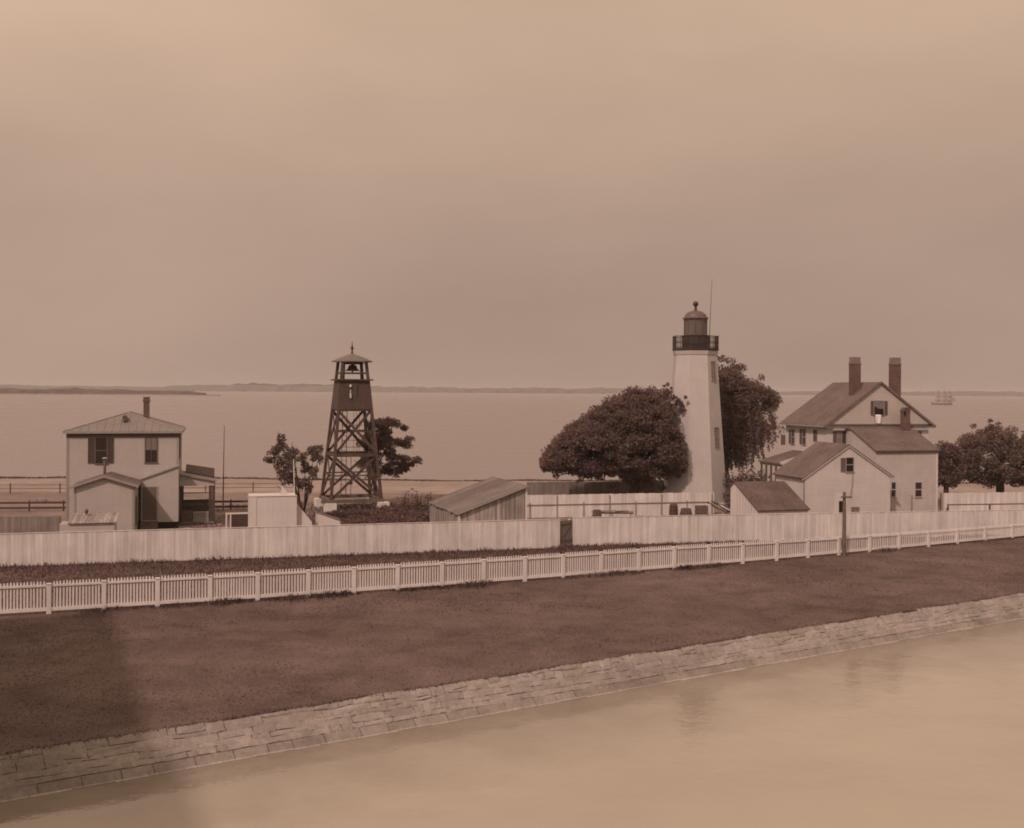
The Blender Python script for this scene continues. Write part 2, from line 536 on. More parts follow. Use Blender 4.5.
# ------------------------------------------------------------------ picket fence
ctrl = [G(-60, 620.5), G(48.7, 613), G(257.5, 600.5), G(441.8, 587.8), G(600.8, 575.8), G(708.6, 566.8), G(807.6, 557.7), G(899, 549), G(957, 543.7), G(1060, 534.5)]
# smooth path
path = []
for i in range(len(ctrl) - 1):
    p0 = ctrl[max(i - 1, 0)]; p1 = ctrl[i]; p2 = ctrl[i + 1]; p3 = ctrl[min(i + 2, len(ctrl) - 1)]
    for k in range(20):
        t = k / 20
        path.append(.5 * ((2 * p1) + (p2 - p0) * t + (2 * p0 - 5 * p1 + 4 * p2 - p3) * t * t + (3 * p1 - p0 - 3 * p2 + p3) * t ** 3))
path.append(ctrl[-1])


def walk(path, step, start=0.0):
    out = []; need = start; acc = 0.0
    for a, b in zip(path, path[1:]):
        L = (b - a).length
        while acc + L >= need:
            out.append(a + (b - a) * ((need - acc) / L)); need += step
        acc += L
    return out


post_px = [-121, -64, -8, 48.7, 103.7, 157.3, 209.8, 257.5, 308, 353.7, 397.4, 441.8, 483.5, 524.6, 562.8, 600.8, 638.4, 674, 708.6, 742.5, 776.4, 807.6, 838.7, 869.5, 899, 928.3, 957, 985, 1012, 1038.5, 1064, 1089, 1113, 1137, 1160, 1183, 1205, 1227, 1248]
cp = np.array([(-60, 620.5), (48.7, 613), (257.5, 600.5), (441.8, 587.8), (600.8, 575.8), (708.6, 566.8), (807.6, 557.7), (899, 549), (957, 543.7), (1060, 534.5)])
pq = np.polyfit(cp[:, 0], cp[:, 1], 3)
posts = [G(p, float(np.polyval(pq, p))) for p in post_px if p < 1070]
posts += [posts[-1] + (posts[-1] - posts[-2]) * (k + 1) for k in range(len(post_px) - len(posts))]
path = posts
pf = thing('picket_fence', 'long white picket fence running along the top of the grass bank', 'fence', tuple(posts[0]))
base = posts[0]
kf = [float(np.interp(p, [0, 674, 807, 957, 1064], [1.18, 1.10, .98, .84, .80])) for p in post_px]
for i, p in enumerate(posts):
    q = posts[min(i + 1, len(posts) - 1)]; o_ = posts[max(i - 1, 0)]
    d = (q - o_).normalized(); nrm = Vector((d.y, -d.x, 0))
    p = p - base
    m = MB(); a = d * .095; b = nrm * .06; h = 1.07 * kf[i] + random.uniform(-.01, .01)
    m.prism([p - a - b, p + a - b, p + a + b, p - a + b], (0, 0, h))
    a = d * .105; b = nrm * .08; pc = p + Vector((0, 0, h))
    m.prism([pc - a - b, pc + a - b, pc + a + b, pc - a + b], (0, 0, .05))
    m.build('post', M['picket'], pf)
for pi_, (p, q) in enumerate(zip(posts, posts[1:])):
    ka, kb_ = kf[pi_], kf[pi_ + 1]
    p, q = p - base, q - base
    d = (q - p).normalized(); nrm = Vector((d.y, -d.x, 0)); L = (q - p).length
    m = MB(); n = 15
    for k in range(n):
        s = .13 + (L - .26) * (k + .5) / n + random.uniform(-.004, .004)
        c = p + d * s - nrm * .03; a = d * .036; b = nrm * .011
        lean = d * random.uniform(-.006, .006)
        kk_ = ka + (kb_ - ka) * s / L; z0, z1 = .13, 1.15 * kk_ + random.uniform(-.008, .008)
        vs = [c - a - b, c + a - b, c + a + b, c - a + b]
        top = [v + lean for v in vs]
        m.add([v + Vector((0, 0, z0)) for v in vs] + [v + Vector((0, 0, z1)) for v in top] + [c - b + lean + Vector((0, 0, z1 + .05)), c + b + lean + Vector((0, 0, z1 + .05))],
              [(0, 3, 2, 1), (0, 1, 5, 4), (2, 3, 7, 6), (0, 4, 7, 3), (1, 2, 6, 5), (4, 5, 8), (6, 7, 9), (5, 6, 9, 8), (7, 4, 8, 9)])
    m.build('picket_panel', M['picket'], pf)
    m = MB()
    A, B = p + d * .07, q - d * .07
    m.bar(A + Vector((0, 0, 1.02 * ka)), B + Vector((0, 0, 1.02 * kb_)), .05, .085)
    m.bar(A + Vector((0, 0, .20)) + nrm * .015, B + Vector((0, 0, .20)) + nrm * .015, .03, .15)
    m.build('rail', M['picket'], pf)

# ------------------------------------------------------------------ board fences
def board_fence(name, label, A, B, h, mat, bw=.2, rail=True, hv=.02, cap=False, tint=None, post_every=2.4, lift=0.0):
    A, B = Vector(A), Vector(B); d = B - A; L = d.length
    t = thing(name, label, 'fence', (A.x, A.y, 0), math.degrees(atan2(d.y, d.x)))
    m = MB(); x = 0.0
    while x < L - .02:
        w = min(bw * random.uniform(.85, 1.15), L - x)
        y = random.uniform(-.006, .006)
        m.box(x + .003, x + w - .003, -.022 + y, y, .03 + random.uniform(0, .03) + lift, h + random.uniform(-hv, hv)); x += w
    m.build('board_panel', mat, t)
    m = MB()
    for z in (.35, h - .35): m.box(0, L, .006, .06, z - .045, z + .045)
    m.build('rail', mat, t)
    if cap:
        m = MB(); m.box(-.02, L + .02, -.05, .06, h + .022, h + .05); m.build('cap_rail', mat, t)
    n = max(1, round(L / post_every))
    for k in range(n + 1):
        m = MB(); c = .06 + (L - .12) * k / n
        m.box(c - .05, c + .05, .061, .16, 0, h - .03); m.build('post', mat, t)
    return t


bf_l0 = W(20, 534, 58.9); bf_l1 = W(560, 519.7, 67.0)
dl = (bf_l1 - bf_l0); dl.z = 0
bl0 = bf_l0 - dl * .14
board_fence('board_fence', 'tall whitewashed board fence left of the dark gate', (bl0.x, bl0.y, 0), (bf_l1.x, bf_l1.y, 0), 1.76, M['fence'], cap=True)
bf_r0 = W(573, 518, 67.9); bf_r1 = W(1005, 510.6, 73.9)
dr = bf_r1 - bf_r0; dr.z = 0
br1 = bf_r0 + dr * 2.0
board_fence('board_fence', 'tall whitewashed board fence right of the dark gate, running past the utility pole', (bf_r0.x, bf_r0.y, 0), (br1.x, br1.y, 0), 1.76, M['fence'], cap=True)
# dark gate in the gap
g0 = Vector((bf_l1.x, bf_l1.y, 0)); g1 = Vector((bf_r0.x, bf_r0.y, 0)); gd = g1 - g0
gate = thing('gate', 'dark weathered board gate in the gap between the two whitewashed fences', 'gate', tuple(g0), math.degrees(atan2(gd.y, gd.x)))
gl = gd.length
m = MB()
for k in range(5):
    a = .03 + (gl - .06) * k / 5
    m.box(a + .004, a + (gl - .06) / 5 - .004, .05, .075, .18, 1.66 + random.uniform(-.02, .02))
m.build('leaf', M['greyplank'], gate)
m = MB()
for z in (.4, 1.4): m.box(.04, gl - .04, .02, .048, z, z + .1)
m.bar((.1, .03, .5), (gl - .1, .03, 1.4), .02, .08); m.build('brace', M['midwood'], gate)
for x in (-.0, gl): MB().box(x - .06, x + .06, .2, .32, 0, 1.7).build('post', M['fence'], gate)

# inner fences
p0 = W(526, 495.4, 82.5); p1 = W(714, 492.4, 86.0)
fin = board_fence('yard_fence', 'low white fence in the yard in front of the big tree and lighthouse', (p0.x, p0.y, 0), (p1.x, p1.y, 0), 1.76, M['fence'], bw=.35)
m = MB(); L = (p1 - p0).length
m.box(0, L, -.075, -.03, .98, 1.04); m.build('rail', M['greyplank'], fin)
for k in range(8):
    c = .3 + (L - .5) * k / 7
    MB().box(c - .03, c + .03, -.11, -.076, 0, 1.72 if k % 2 else 1.2).build('post', M['planks'], fin)
p0 = W(527, 481.5, 95.0); p1 = W(690, 481.0, 97.5)
board_fence('back_fence', 'weathered grey board fence beside the beach behind the big tree', (p0.x, p0.y, 0), (p1.x, p1.y, 0), 1.7, M['greyplank'], bw=.3)

# beach-side rail fence left
def rail_fence(name, label, A, B, zs, hpost, mat, gap=2.6, th=.16, group=None):
    A, B = Vector(A), Vector(B); d = B - A; L = d.length
    t = thing(name, label, 'fence', (A.x, A.y, 0), math.degrees(atan2(d.y, d.x)))
    for z in zs:
        m = MB(); m.box(0, L, -.09, -.04, z - th / 2, z + th / 2); m.build('rail', mat, t)
    n = max(1, round(L / gap))
    for k in range(n + 1):
        MB().box(L * k / n - .05, L * k / n + .05, -.04, .06, 0, hpost).build('post', mat, t)
    return t


p0 = G(-40, 512); p1 = G(296, 509.5)
rail_fence('rail_fence', 'long dark two railed timber fence behind the grey house', (p0.x, p0.y, 0), (p1.x, p1.y, 0), (.28, .68), .85, M['darkwood'])
p0 = G(-40, 494); p1 = G(300, 492)
rail_fence('wire_fence', 'thin pale post and wire fence along the beach on the left', (p0.x, p0.y, 0), (p1.x, p1.y, 0), (.45, .8), .95, M['midwood'], 4.5, .05)
p0 = G(-40, 536); p1 = G(60, 535.2)
board_fence('yard_fence', 'low weathered grey board fence left of the grey house', (p0.x, p0.y, 0), (p1.x, p1.y, 0), 1.25, M['greyplank'], bw=.22)

# right yard rail fence and white fence by the trees
p0 = W(941, 493, 86); p1 = W(1190, 492.5, 90)
board_fence('yard_fence', 'pale board fence under the trees right of the white house', (p0.x, p0.y, 0), (p1.x, p1.y, 0), 1.8, M['fence'], bw=.3)
p0 = W(948, 503.5, 80.5); p1 = W(1190, 504.5, 84)
t = rail_fence('yard_rail', 'thin dark single rail on posts right of the white house', (p0.x, p0.y, 0), (p1.x, p1.y, 0), (1.45,), 1.5, M['midwood'], 3.4, .09)
MB().bar((0, -.1, 1.45), (-.95, -.5, .1), .08).build('brace', M['midwood'], t)
# slatted gate with white frame by the grey house
o = G(225.5, 534); 
sg = thing('slat_gate', 'dark slatted gate in a white frame right of the grey house porch', 'gate', (o.x, o.y, 0), 15)
m = MB()
m.box(0, .1, -.05, .05, 0, 1.42); m.box(.28, .36, -.04, .04, 0, 1.3); m.box(1.5, 1.6, -.05, .05, 0, 1.42); m.box(.1, 1.5, -.035, .035, 1.30, 1.40)
m.build('frame', M['wtrim'], sg)
m = MB()
for k in range(9): m.box(.37, 1.49, -.015, .015, .1 + k * .13, .2 + k * .13)
m.build('slats', M['darkwood'], sg)
MB().box(.37, 1.49, .016, .03, .08, 1.28).build('backing', M['midwood'], sg)

# ------------------------------------------------------------------ windows
def window(parent, mp, u0, u1, z0, z1, frame=M['wtrim'], pane=M['glass'], nx=2, nz=2, fw=.06, sill=True, upper=None, name='window'):
    """u across the wall, d outwards. Frame proud of the wall, bars, pane; sub-part pane."""
    m = MB(mp)
    m.box(u0 - fw, u0, 0, .05, z0, z1); m.box(u1, u1 + fw, 0, .05, z0, z1)
    m.box(u0 - fw, u1 + fw, 0, .055, z1, z1 + fw)
    m.box(u0 - fw - .03, u1 + fw + .03, 0, .09, z0 - fw, z0)
    for k in range(1, nx):
        c = u0 + (u1 - u0) * k / nx; m.box(c - .014, c + .014, .013, .032, z0, z1)
    for k in range(1, nz):
        c = z0 + (z1 - z0) * k / nz; w = .03 if k * 2 == nz else .013
        m.box(u0, u1, .013, .034, c - w, c + w)
    w = m.build(name, frame, parent)
    zm = (z0 + z1) / 2
    if upper:
        MB(mp).box(u0, u1, .004, .012, zm, z1).build('pane', upper, w)
        MB(mp).box(u0, u1, .004, .012, z0, zm).build('pane', pane, w)
    else:
        MB(mp).box(u0, u1, .004, .012, z0, z1).build('pane', pane, w)
    return w


def shutter(parent, mp, u0, u1, z0, z1, mat=M['shutter'], d=.055):
    m = MB(mp); fw = min(.05, (u1 - u0) * .15)
    m.box(u0, u0 + fw, .003, d, z0, z1); m.box(u1 - fw, u1, .003, d, z0, z1)
    for a in (z0, (z0 + z1) / 2 - fw / 2, z1 - fw): m.box(u0 + fw, u1 - fw, .003, d - .004, a, a + fw)
    z = z0 + fw
    while z < z1 - fw - .05:
        m.add([(u0 + fw, .004, z + .07), (u1 - fw, .004, z + .07), (u1 - fw, d - .012, z), (u0 + fw, d - .012, z)], [(0, 1, 2, 3)]); z += .06
    m.box(u0 + fw, u1 - fw, .002, .004, z0 + fw, z1 - fw)
    return m.build('shutter', mat, parent)


# ------------------------------------------------------------------ grey house (left)
o = W(66.5, 500, 74.6); fr = Fr((o.x, o.y), 15)
gh = thing('grey_house', 'grey two storey house with low hipped roof and single chimney, left of the bell tower', 'house', (o.x, o.y, 0), 15)
fm = lambda p: (p[0], -p[1], p[2])
Wd = fr.front(178.5, 470)[0]; ez = fr.front(120, 433)[1]; D = 7.2
zf = fr.front(160, 521)[1]
m = MB(); m.box(0, Wd, 0, D, .45, ez); m.build('wall', M['house_grey'], gh)
m = MB(); m.box(.03, Wd - .03, .03, D - .03, 0, .45); m.build('foundation', M['brick'], gh)
# corner boards and frieze
MB().box(-.03, .13, -.025, .1, .45, ez - .31).build('corner_board', M['trim'], gh); MB().box(Wd - .13, Wd + .03, -.025, .1, .45, ez - .31).build('corner_board', M['trim'], gh)
m = MB(); m.box(-.04, Wd + .04, -.035, .0, ez - .30, ez); m.box(Wd, Wd + .035, 0.0, D, ez - .30, ez); m.build('frieze', M['dtrim'], gh)
ov = .22
ax, az = fr.front(127, 413.5, 1.6)
roof = MB()
E = [(-ov, -ov, ez), (Wd + ov, -ov, ez), (Wd + ov, D + ov, ez), (-ov, D + ov, ez)]
rz = az
apex_f = (ax, 2.6, fr.front(127, 412.6, 2.6)[1]); apex_b = (ax, D - 2.6, apex_f[2])
E2 = [(x, y, z + .12) for x, y, z in E]
roof.add(E + E2 + [apex_f, apex_b], [(3, 2, 1, 0), (0, 1, 5, 4), (1, 2, 6, 5), (2, 3, 7, 6), (3, 0, 4, 7), (4, 5, 8), (5, 6, 9, 8), (6, 7, 9), (7, 4, 8, 9)])
rf = roof.build('roof', M['metalroof'], gh)
m = MB()                                            # standing seams on the front and right slopes
n = 15
for k in range(1, n):
    x = -ov + (Wd + 2 * ov) * k / n
    t = (x + ov) / (ax + ov) if x < ax else (Wd + ov - x) / (Wd + ov - ax)
    a = Vector((x, -ov, ez + .12)); b = Vector((x, -ov + (2.6 + ov) * t, ez + .12 + (apex_f[2] - ez - .12) * t))
    m.bar(a + Vector((0, 0, .015)), b + Vector((0, 0, .015)), .035, .05)
for c, a in ((E2[0], apex_f), (E2[1], apex_f), (E2[2], apex_b)): m.bar(Vector(c) + Vector((0, 0, .02)), Vector(a) + Vector((0, 0, .02)), .09, .06)
m.bar(Vector(apex_f) + Vector((0, 0, .02)), Vector(apex_b) + Vector((0, 0, .02)), .1, .06)
m.build('seam', M['trim'], rf)
m = MB(); m.box(-ov - .03, Wd + ov + .03, -ov - .05, -ov, ez - .02, ez + .13); m.box(Wd + ov, Wd + ov + .05, -ov, D + ov, ez - .02, ez + .13)
m.build('eaves_gutter', M['trim'], rf)
vx, vz = fr.front(125, 417.5, 1.3)
m = MB(); m.box(vx - .12, vx + .12, .95, 1.7, vz - .22, vz + .06); m.prism([(vx - .17, .9, vz + .06), (vx + .17, .9, vz + .06), (vx, .9, vz + .17)], (0, .8, 0)); m.build('vent', M['dtrim'], rf)
cx, cz = fr.front(146.6, 396.8, 3.6)
m = MB(); m.box(cx - .2, cx + .2, 3.4, 3.8, ez + .3, cz - .1); m.box(cx - .25, cx + .25, 3.35, 3.85, cz - .36, cz - .2); m.box(cx - .23, cx + .23, 3.37, 3.83, cz - .1, cz)
m.build('chimney', M['brick'], rf)
# windows
xa, z1 = fr.front(96, 438); xb, z0 = fr.front(113.5, 463)
window(gh, fm, xa, xb - .45, z0, z1, M['dtrim'], M['glass'], 1, 2)
xs0 = fr.front(88, 450)[0]
shutter(gh, fm, xs0, xa - .07, z0, z1); shutter(gh, fm, xb - .38, xb, z0, z1)
xa, z1 = fr.front(145, 437.5); xb, z0 = fr.front(157.5, 463)
window(gh, fm, xa + .05, xb - .05, z0 + .06, z1, M['dtrim'], M['glass'], 2, 2, upper=M['glassgrey'])
sm = lambda p: (Wd + p[1], p[0], p[2])
shutter(gh, sm, .5, 1.1, fr.front(180, 459)[1], fr.front(180, 436)[1], M['shutter'], .09)
# lean-to entry with sloping top
xl, zl = fr.front(141, 480, -.9); xr, zr = fr.front(178.6, 466.5, -.9)
m = MB(); m.prism([(xl, -.9, .45), (xr, -.9, .45), (xr, -.9, zr), (xl, -.9, zl)], (0, .9, 0)); m.build('entry_wall', M['house_grey'], gh)
m = MB(); m.slab([(xl - .1, -1.0, zl + .07), (xr + .05, -1.0, zr + .1), (xr + .05, 0, zr + .1), (xl - .1, 0, zl + .07)], .08); m.build('entry_roof', M['trim'], gh)
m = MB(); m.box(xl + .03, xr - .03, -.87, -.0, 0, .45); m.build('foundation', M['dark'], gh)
dx0, dz1 = fr.front(142.5, 487.5, -.9); dx1, dz0 = fr.front(156.5, 522, -.9)
dm = lambda p: (p[0], -.9 - p[1], p[2])
m = MB(dm); m.box(dx0, dx1, 0, .03, .62, dz1); 
for k in range(2): m.box(dx0 + .12 + k * .4, dx0 + .42 + k * .4, .03, .045, .8, 1.5); m.box(dx0 + .12 + k * .4, dx0 + .42 + k * .4, .03, .045, 1.62, dz1 - .15)
dd = m.build('door', M['mshutter'], gh)
m = MB(dm); m.box(dx0 - .08, dx0, 0, .045, .45, dz1 + .08); m.box(dx1, dx1 + .08, 0, .045, .45, dz1 + .08); m.box(dx0, dx1, 0, .045, dz1, dz1 + .08); m.build('door_frame', M['trim'], dd)
m = MB(); 
for k in range(3): m.box(dx0 - .1, dx1 + .1, -1.9 + k * .3, -.95, k * .18, (k + 1) * .18)
m.build('step', M['midwood'], gh)
# gabled extension in front
ye = -4.6
xl, zl = fr.front(74.3, 487.5, ye); xr, _ = fr.front(134.2, 487.5, ye); xm, zm = fr.front(106.6, 478, ye); xm = (xl + xr) / 2
m = MB(); m.prism([(xl, ye, 0), (xr, ye, 0), (xr, ye, zl), (xm, ye, zm), (xl, ye, zl)], (0, -ye - .003, 0)); m.build('extension_wall', M['house_grey'], gh)
m = MB(); k = (zm - zl) / (xm - xl)
for sgn, xe in ((-1, xl), (1, xr)):
    a = (xm, ye - .22, zm + .1); b = (xe + sgn * .28, ye - .22, zl - .28 * k + .1)
    m.slab([a, b, (b[0], -.004, b[2]), (a[0], -.004, a[2])], .09)
xr_ = m.build('extension_roof', M['shingle'], gh)
m = MB(); m.bar((xm, ye - .24, zm + .115), (xl - .28, ye - .24, zl - .28 * k + .115 - .02), .05, .14); m.bar((xm, ye - .24, zm + .115), (xr + .28, ye - .24, zl - .28 * k + .115 - .02), .05, .14)
m.build('bargeboard', M['trim'], xr_)
em = lambda p: (xr + p[1], p[0], p[2])
m = MB(em); m.box(-3.4, -2.5, 0, .04, .5, 2.4); m.build('door', M['shutter'], gh)
MB().box(xr - .12, xr + .02, ye - .02, ye + .12, 0, zl - .05).build('corner_board', M['trim'], gh); MB().box(xl - .02, xl + .12, ye - .02, ye + .12, 0, zl - .05).build('corner_board', M['trim'], gh)
px_, pz = fr.front(104.7, 476, -2.0); _, pt = fr.front(104.7, 457.5, -2.0)
m = MB(); m.tube([(px_, -2, zm - .3), (px_, -2, pt - .1)], [.09, .09], 10); m.build('stovepipe', M['midwood'], xr_)
m = MB(); m.lathe([(.09, pt - .1), (.19, pt - .07), (.16, pt - .03), (.03, pt + .02)], 12, (px_, -2)); m.build('stovepipe_cap', M['trim'], xr_)
# porch on the right side of the grey house
yp = .9
x0, _ = fr.front(179.5, 480, yp); x1, zb = fr.front(214.5, 485.5, yp); zt0 = fr.front(179.5, 475, yp)[1]; zt1 = fr.front(214.5, 481.3, yp)[1]
zfl = fr.front(195, 522, yp)[1]
m = MB(); m.prism([(x0, yp, zb), (x1, yp, zb), (x1, yp, zt1), (x0, yp, zt0)], (0, .06, 0)); m.build('porch_fascia', M['house_grey'], gh)
m = MB(); m.slab([(x0 - .02, yp - .15, zt0 + .09), (x1 + .15, yp - .15, zt1 + .05), (x1 + .15, yp + 3.4, zt1 + .05), (x0 - .02, yp + 3.4, zt0 + .09)], .08); m.build('porch_roof', M['metalroof'], gh)
ya = yp + 3.0
xa, za = fr.front(186, 466.5, ya); xb, zb2 = fr.front(214.5, 471, ya)
m = MB(); m.slab([(xa, ya + 1.2, za + .1), (xb, ya + 1.2, zb2 + .12), (xb, ya - 1.0, zb2 - .35), (xa, ya - 1.0, za - .3)], .08); m.build('porch_roof', M['shingle2'], gh)
m = MB(); m.box(x0, x1, yp, yp + 3.2, zfl - .12, zfl); m.build('porch_floor', M['greyplank'], gh)
m = MB(); 
n = 9
for k in range(n): m.box(x0 + (x1 - x0) * k / n + .01, x0 + (x1 - x0) * (k + 1) / n - .01, yp + .02, yp + .045, .05, zfl - .13)
m.build('porch_skirt', M['greyplank'], gh)
for x, y in ((x0 + .1, yp + .06), (x1 - .28, yp + .06), (x1 - .06, yp + .06), (x1 - .06, yp + 3.0), (x0 + .1, yp + 3.0)):
    MB().box(x - .10, x + .10, y, y + .18, 0, zb).build('porch_post', M['darkwood'], gh)
zr_ = fr.front(195, 504.5, yp)[1]
m = MB(); m.box(x0 + .1, x1 - .1, yp + .08, yp + .15, zr_ - .06, zr_ + .06); m.box(x0 + .1, x1 - .1, yp + .08, yp + .13, fr.front(195, 493, yp)[1] - .03, fr.front(195, 493, yp)[1] + .03); m.box(x0, x1, yp + 2.98, yp + 3.05, zr_ - .06, zr_ + .06)
m.build('porch_rail', M['darkwood'], gh)
xa = fr.front(193, 515, yp)[0]; xb = fr.front(208.5, 515, yp)[0]; zt = fr.front(200, 511.5, yp)[1]
m = MB()
for k in range(12):
    c = xa + (xb - xa) * (k + .5) / 12; m.box(c - .022, c + .022, yp + .05, yp + .075, zfl, zt)
m.box(xa, xb, yp + .08, yp + .11, zt - .08, zt - .02)
m.build('lattice', M['house_grey'], gh)
m = MB(); m.box(x0 + .1, x1 - .1, yp + 3.06, yp + 3.1, zfl, zr_ - .1); m.build('porch_panel', M['midwood'], gh)
m = MB(); m.box(x0 + .15, xa - .05, yp + .25, yp + .9, zfl, zt); m.build('bench', M['midwood'], gh)

# low coop in front of the extension
o = W(59.5, 530, 67.2); fc = Fr((o.x, o.y), 15)
cp = thing('coop', 'low grey coop with pale slatted lid roof in front of the grey house', 'coop', (o.x, o.y, 0), 15)
x1, zt = fc.front(114.5, 522.5); xa, _ = fc.front(69.5, 522.5)
m = MB(); m.box(0, x1, 0, 1.5, 0, zt - .02); m.build('wall', M['house_grey'], cp)
m = MB(); z2 = fc.front(95, 512.8, 1.35)[1]
n = 14
for k in range(n):
    a = xa - .1 + (x1 - xa + .2) * k / n; b = xa - .1 + (x1 - xa + .2) * (k + 1) / n - .012
    sh = .25
    m.slab([(a, -.14, zt + .03), (b, -.14, zt + .03), (b + sh * .4, 1.55, z2), (a + sh * .4, 1.55, z2)], .03 + .02 * (k % 2))
m.build('roof', M['planks'], cp)
m = MB(); m.prism([(xa, .02, zt - .02), (xa, 1.48, zt - .02), (xa, 1.48, z2 - .06)], (x1 - xa - .02, 0, 0)); m.build('roof_side', M['house_grey'], cp)
bx, bz = fc.front(86.5, 511.5, 1.0)
MB().lathe([(.02, bz - .2), (.09, bz - .1), (.12, bz + .05), (.05, bz + .16)], 10, (bx, 1.0)).build('vent_cap', M['dtrim'], cp)
# bucket by the steps
o = W(155.5, 523, 71.2)
m = MB(); m.lathe([(.13, 0), (.17, .34), (.18, .36), (.15, .35), (.11, .06)], 16); b = m.build('bucket', M['wtrim'], None, True); 
b.location = (o.x, o.y, 0.004); tag(b, 'small white bucket standing by the steps of the grey house', 'bucket')
b.location.z = 0.004

# flag pole
o = G(223, 511)
fp = MB().tube([(0, 0, 0), (.02, 0, 3), (.06, 0, 6.7)], [.06, .045, .025], 8).build('flagpole', M['midwood']); fp.location = (o.x, o.y, 0)
tag(fp, 'thin bare pole standing between the grey house and the white shed', 'pole')

# ------------------------------------------------------------------ white shed
o = W(249, 528, 65.6); fw_ = Fr((o.x, o.y), 15)
ws = thing('white_shed', 'small windowless white shed with a leaning side panel, left of the bell tower', 'shed', (o.x, o.y, 0), 15)
x1, zt = fw_.front(296.5, 496); 
m = MB(); m.prism([(0, 0, 0), (x1, 0, 0), (x1, 0, zt), (0, 0, zt)], (0, 2.2, 0)); m.build('wall', M['white'], ws)
m = MB(); m.slab([(-.03, -.035, zt + .06), (x1 + .03, -.035, zt + .06), (x1 + .03, 2.3, zt - .2), (-.03, 2.3, zt - .2)], .05); m.build('roof', M['wtrim'], ws)
MB().box(.0, .42, -.03, -.003, .0, zt - .02).build('corner_board', M['white'], ws); MB().box(x1 - .08, x1 + .02, -.03, -.003, .3, zt - .02).build('corner_board', M['white'], ws)
m = MB(); m.prism([(.43, -.05, .0), (x1 + .05, -.05, .0), (x1 + .05, -.05, .45), (.43, -.05, .12)], (0, .045, 0)); m.build('base_board', M['trim'], ws)
MB().box(.0, .1, -.06, -.031, .1, .8).build('hinge', M['dtrim'], ws)
x2, z2 = fw_.front(312, 522, .3)
za = fw_.front(298, 503, .3)[1]
m = MB(); m.prism([(x1 + .02, .3, 0), (x2, .3, 0), (x2, .3, z2), (x1 + .02, .3, za)], (0, .12, 0)); m.build('side_panel', M['white'], ws)
pxx, pzz = fw_.front(283, 487, 1.2)
m = MB(); m.prism([(pxx - .16, 1.2, zt - .15), (pxx + .45, 1.2, zt - .15), (pxx, 1.2, pzz), (pxx - .08, 1.2, pzz)], (0, .12, 0)); m.build('vent', M['white'], ws)
# low white wedge
o = W(317.5, 529, 68); fb = Fr((o.x, o.y), 15)
hb = thing('bulkhead', 'low white cellar bulkhead with sloping dark lid below the bell tower', 'hatch', (o.x, o.y, 0), 15)
za = fb.front(318, 513.5)[1]; x1, zb = fb.front(340.5, 521.5)
m = MB(); m.prism([(0, 0, 0), (x1, 0, 0), (x1, 0, zb), (0, 0, za)], (0, 1.4, 0)); m.build('wall', M['white'], hb)
m = MB(); m.slab([(-.05, .0, za + .04), (x1 + .05, .0, zb + .04), (x1 + .05, 1.45, zb + .04), (-.05, 1.45, za + .04)], .03); m.build('lid', M['midwood'], hb)

# ------------------------------------------------------------------ bell tower
o = G(331, 511.0)
o = W(331, 500, 86.0); ft = Fr((o.x, o.y), 20)
bt = thing('bell_tower', 'dark open timber bell tower with cross bracing and a small tiled roof', 'tower', (o.x, o.y, 0), 20)
wb = ft.front(381.5, 498.5)[0]
zb = ft.front(355, 500)[1]
yc = wb / 2; xc = wb / 2
ZP = ft.front(352, 380.5, yc - 1.3)[1]; ZE = ft.front(352, 361.5, yc - 1.2)[1]; ZA = ft.front(352, 354, yc)[1]; ZT = ft.front(352, 341, yc)[1]
ZC = ft.front(352, 409.5, yc - 1.4)[1]
xa, xb = ft.front(336, 381, yc - 1.33)[0], ft.front(370, 381, yc - 1.33)[0]
ht = (xb - xa) / 2 * .80
hb_ = wb / 2
hw = lambda z: hb_ + (ht - hb_) * (z - zb) / (ZP - zb)
cor = lambda sx, sy, z, e=0.0: Vector((xc + sx * (hw(z) + e), yc + sy * (hw(z) + e), z))
for sx in (-1, 1):
    for sy in (-1, 1):
        m = MB(); m.bar(cor(sx, sy, zb), cor(sx, sy, ZE), .22); m.build('leg', M['towerwood'], bt)
        p = cor(sx, sy, 0); 
        MB().box(p.x - .45, p.x + .45, p.y - .4, p.y + .4, 0, zb - .2).build('pier', M['pier'], bt)
m = MB()
for sy in (-1, 1): m.box(-.75 if sy < 0 else -.2, wb + .2, yc + sy * hb_ - .15, yc + sy * hb_ + .15, zb - .2, zb + .06)
for sx in (-1, 1): m.box(xc + sx * hb_ - .13, xc + sx * hb_ + .13, .16, wb - .16, zb - .17, zb + .04)
m.build('sill_beam', M['midwood'], bt)
sides = [((-1, -1), (1, -1)), ((-1, 1), (1, 1)), ((-1, -1), (-1, 1)), ((1, -1), (1, 1))]
ZM = ft.front(352, 455, .6)[1]; ZI1 = ft.front(352, 431.5, .9)[1]; ZI2 = ft.front(352, 475.5, .3)[1]
for A, B in sides:
    for z, w_, h_ in ((ZM, .14, .26), (ZI1, .08, .1), (ZI2, .08, .1), (ZC - .05, .12, .16)):
        MB().bar(cor(*A, z), cor(*B, z), w_, h_).build('girt', M['towerwood'], bt)
    for za, zb3 in ((ZC - .1, ZM + .15), (ZM - .15, zb + .1)):
        m = MB(); m.bar(cor(*A, za, .02), cor(*B, zb3, .02), .08, .22); m.bar(cor(*B, za, -.07), cor(*A, zb3, -.07), .08, .2)
        m.build('brace', M['towerwood'], bt)
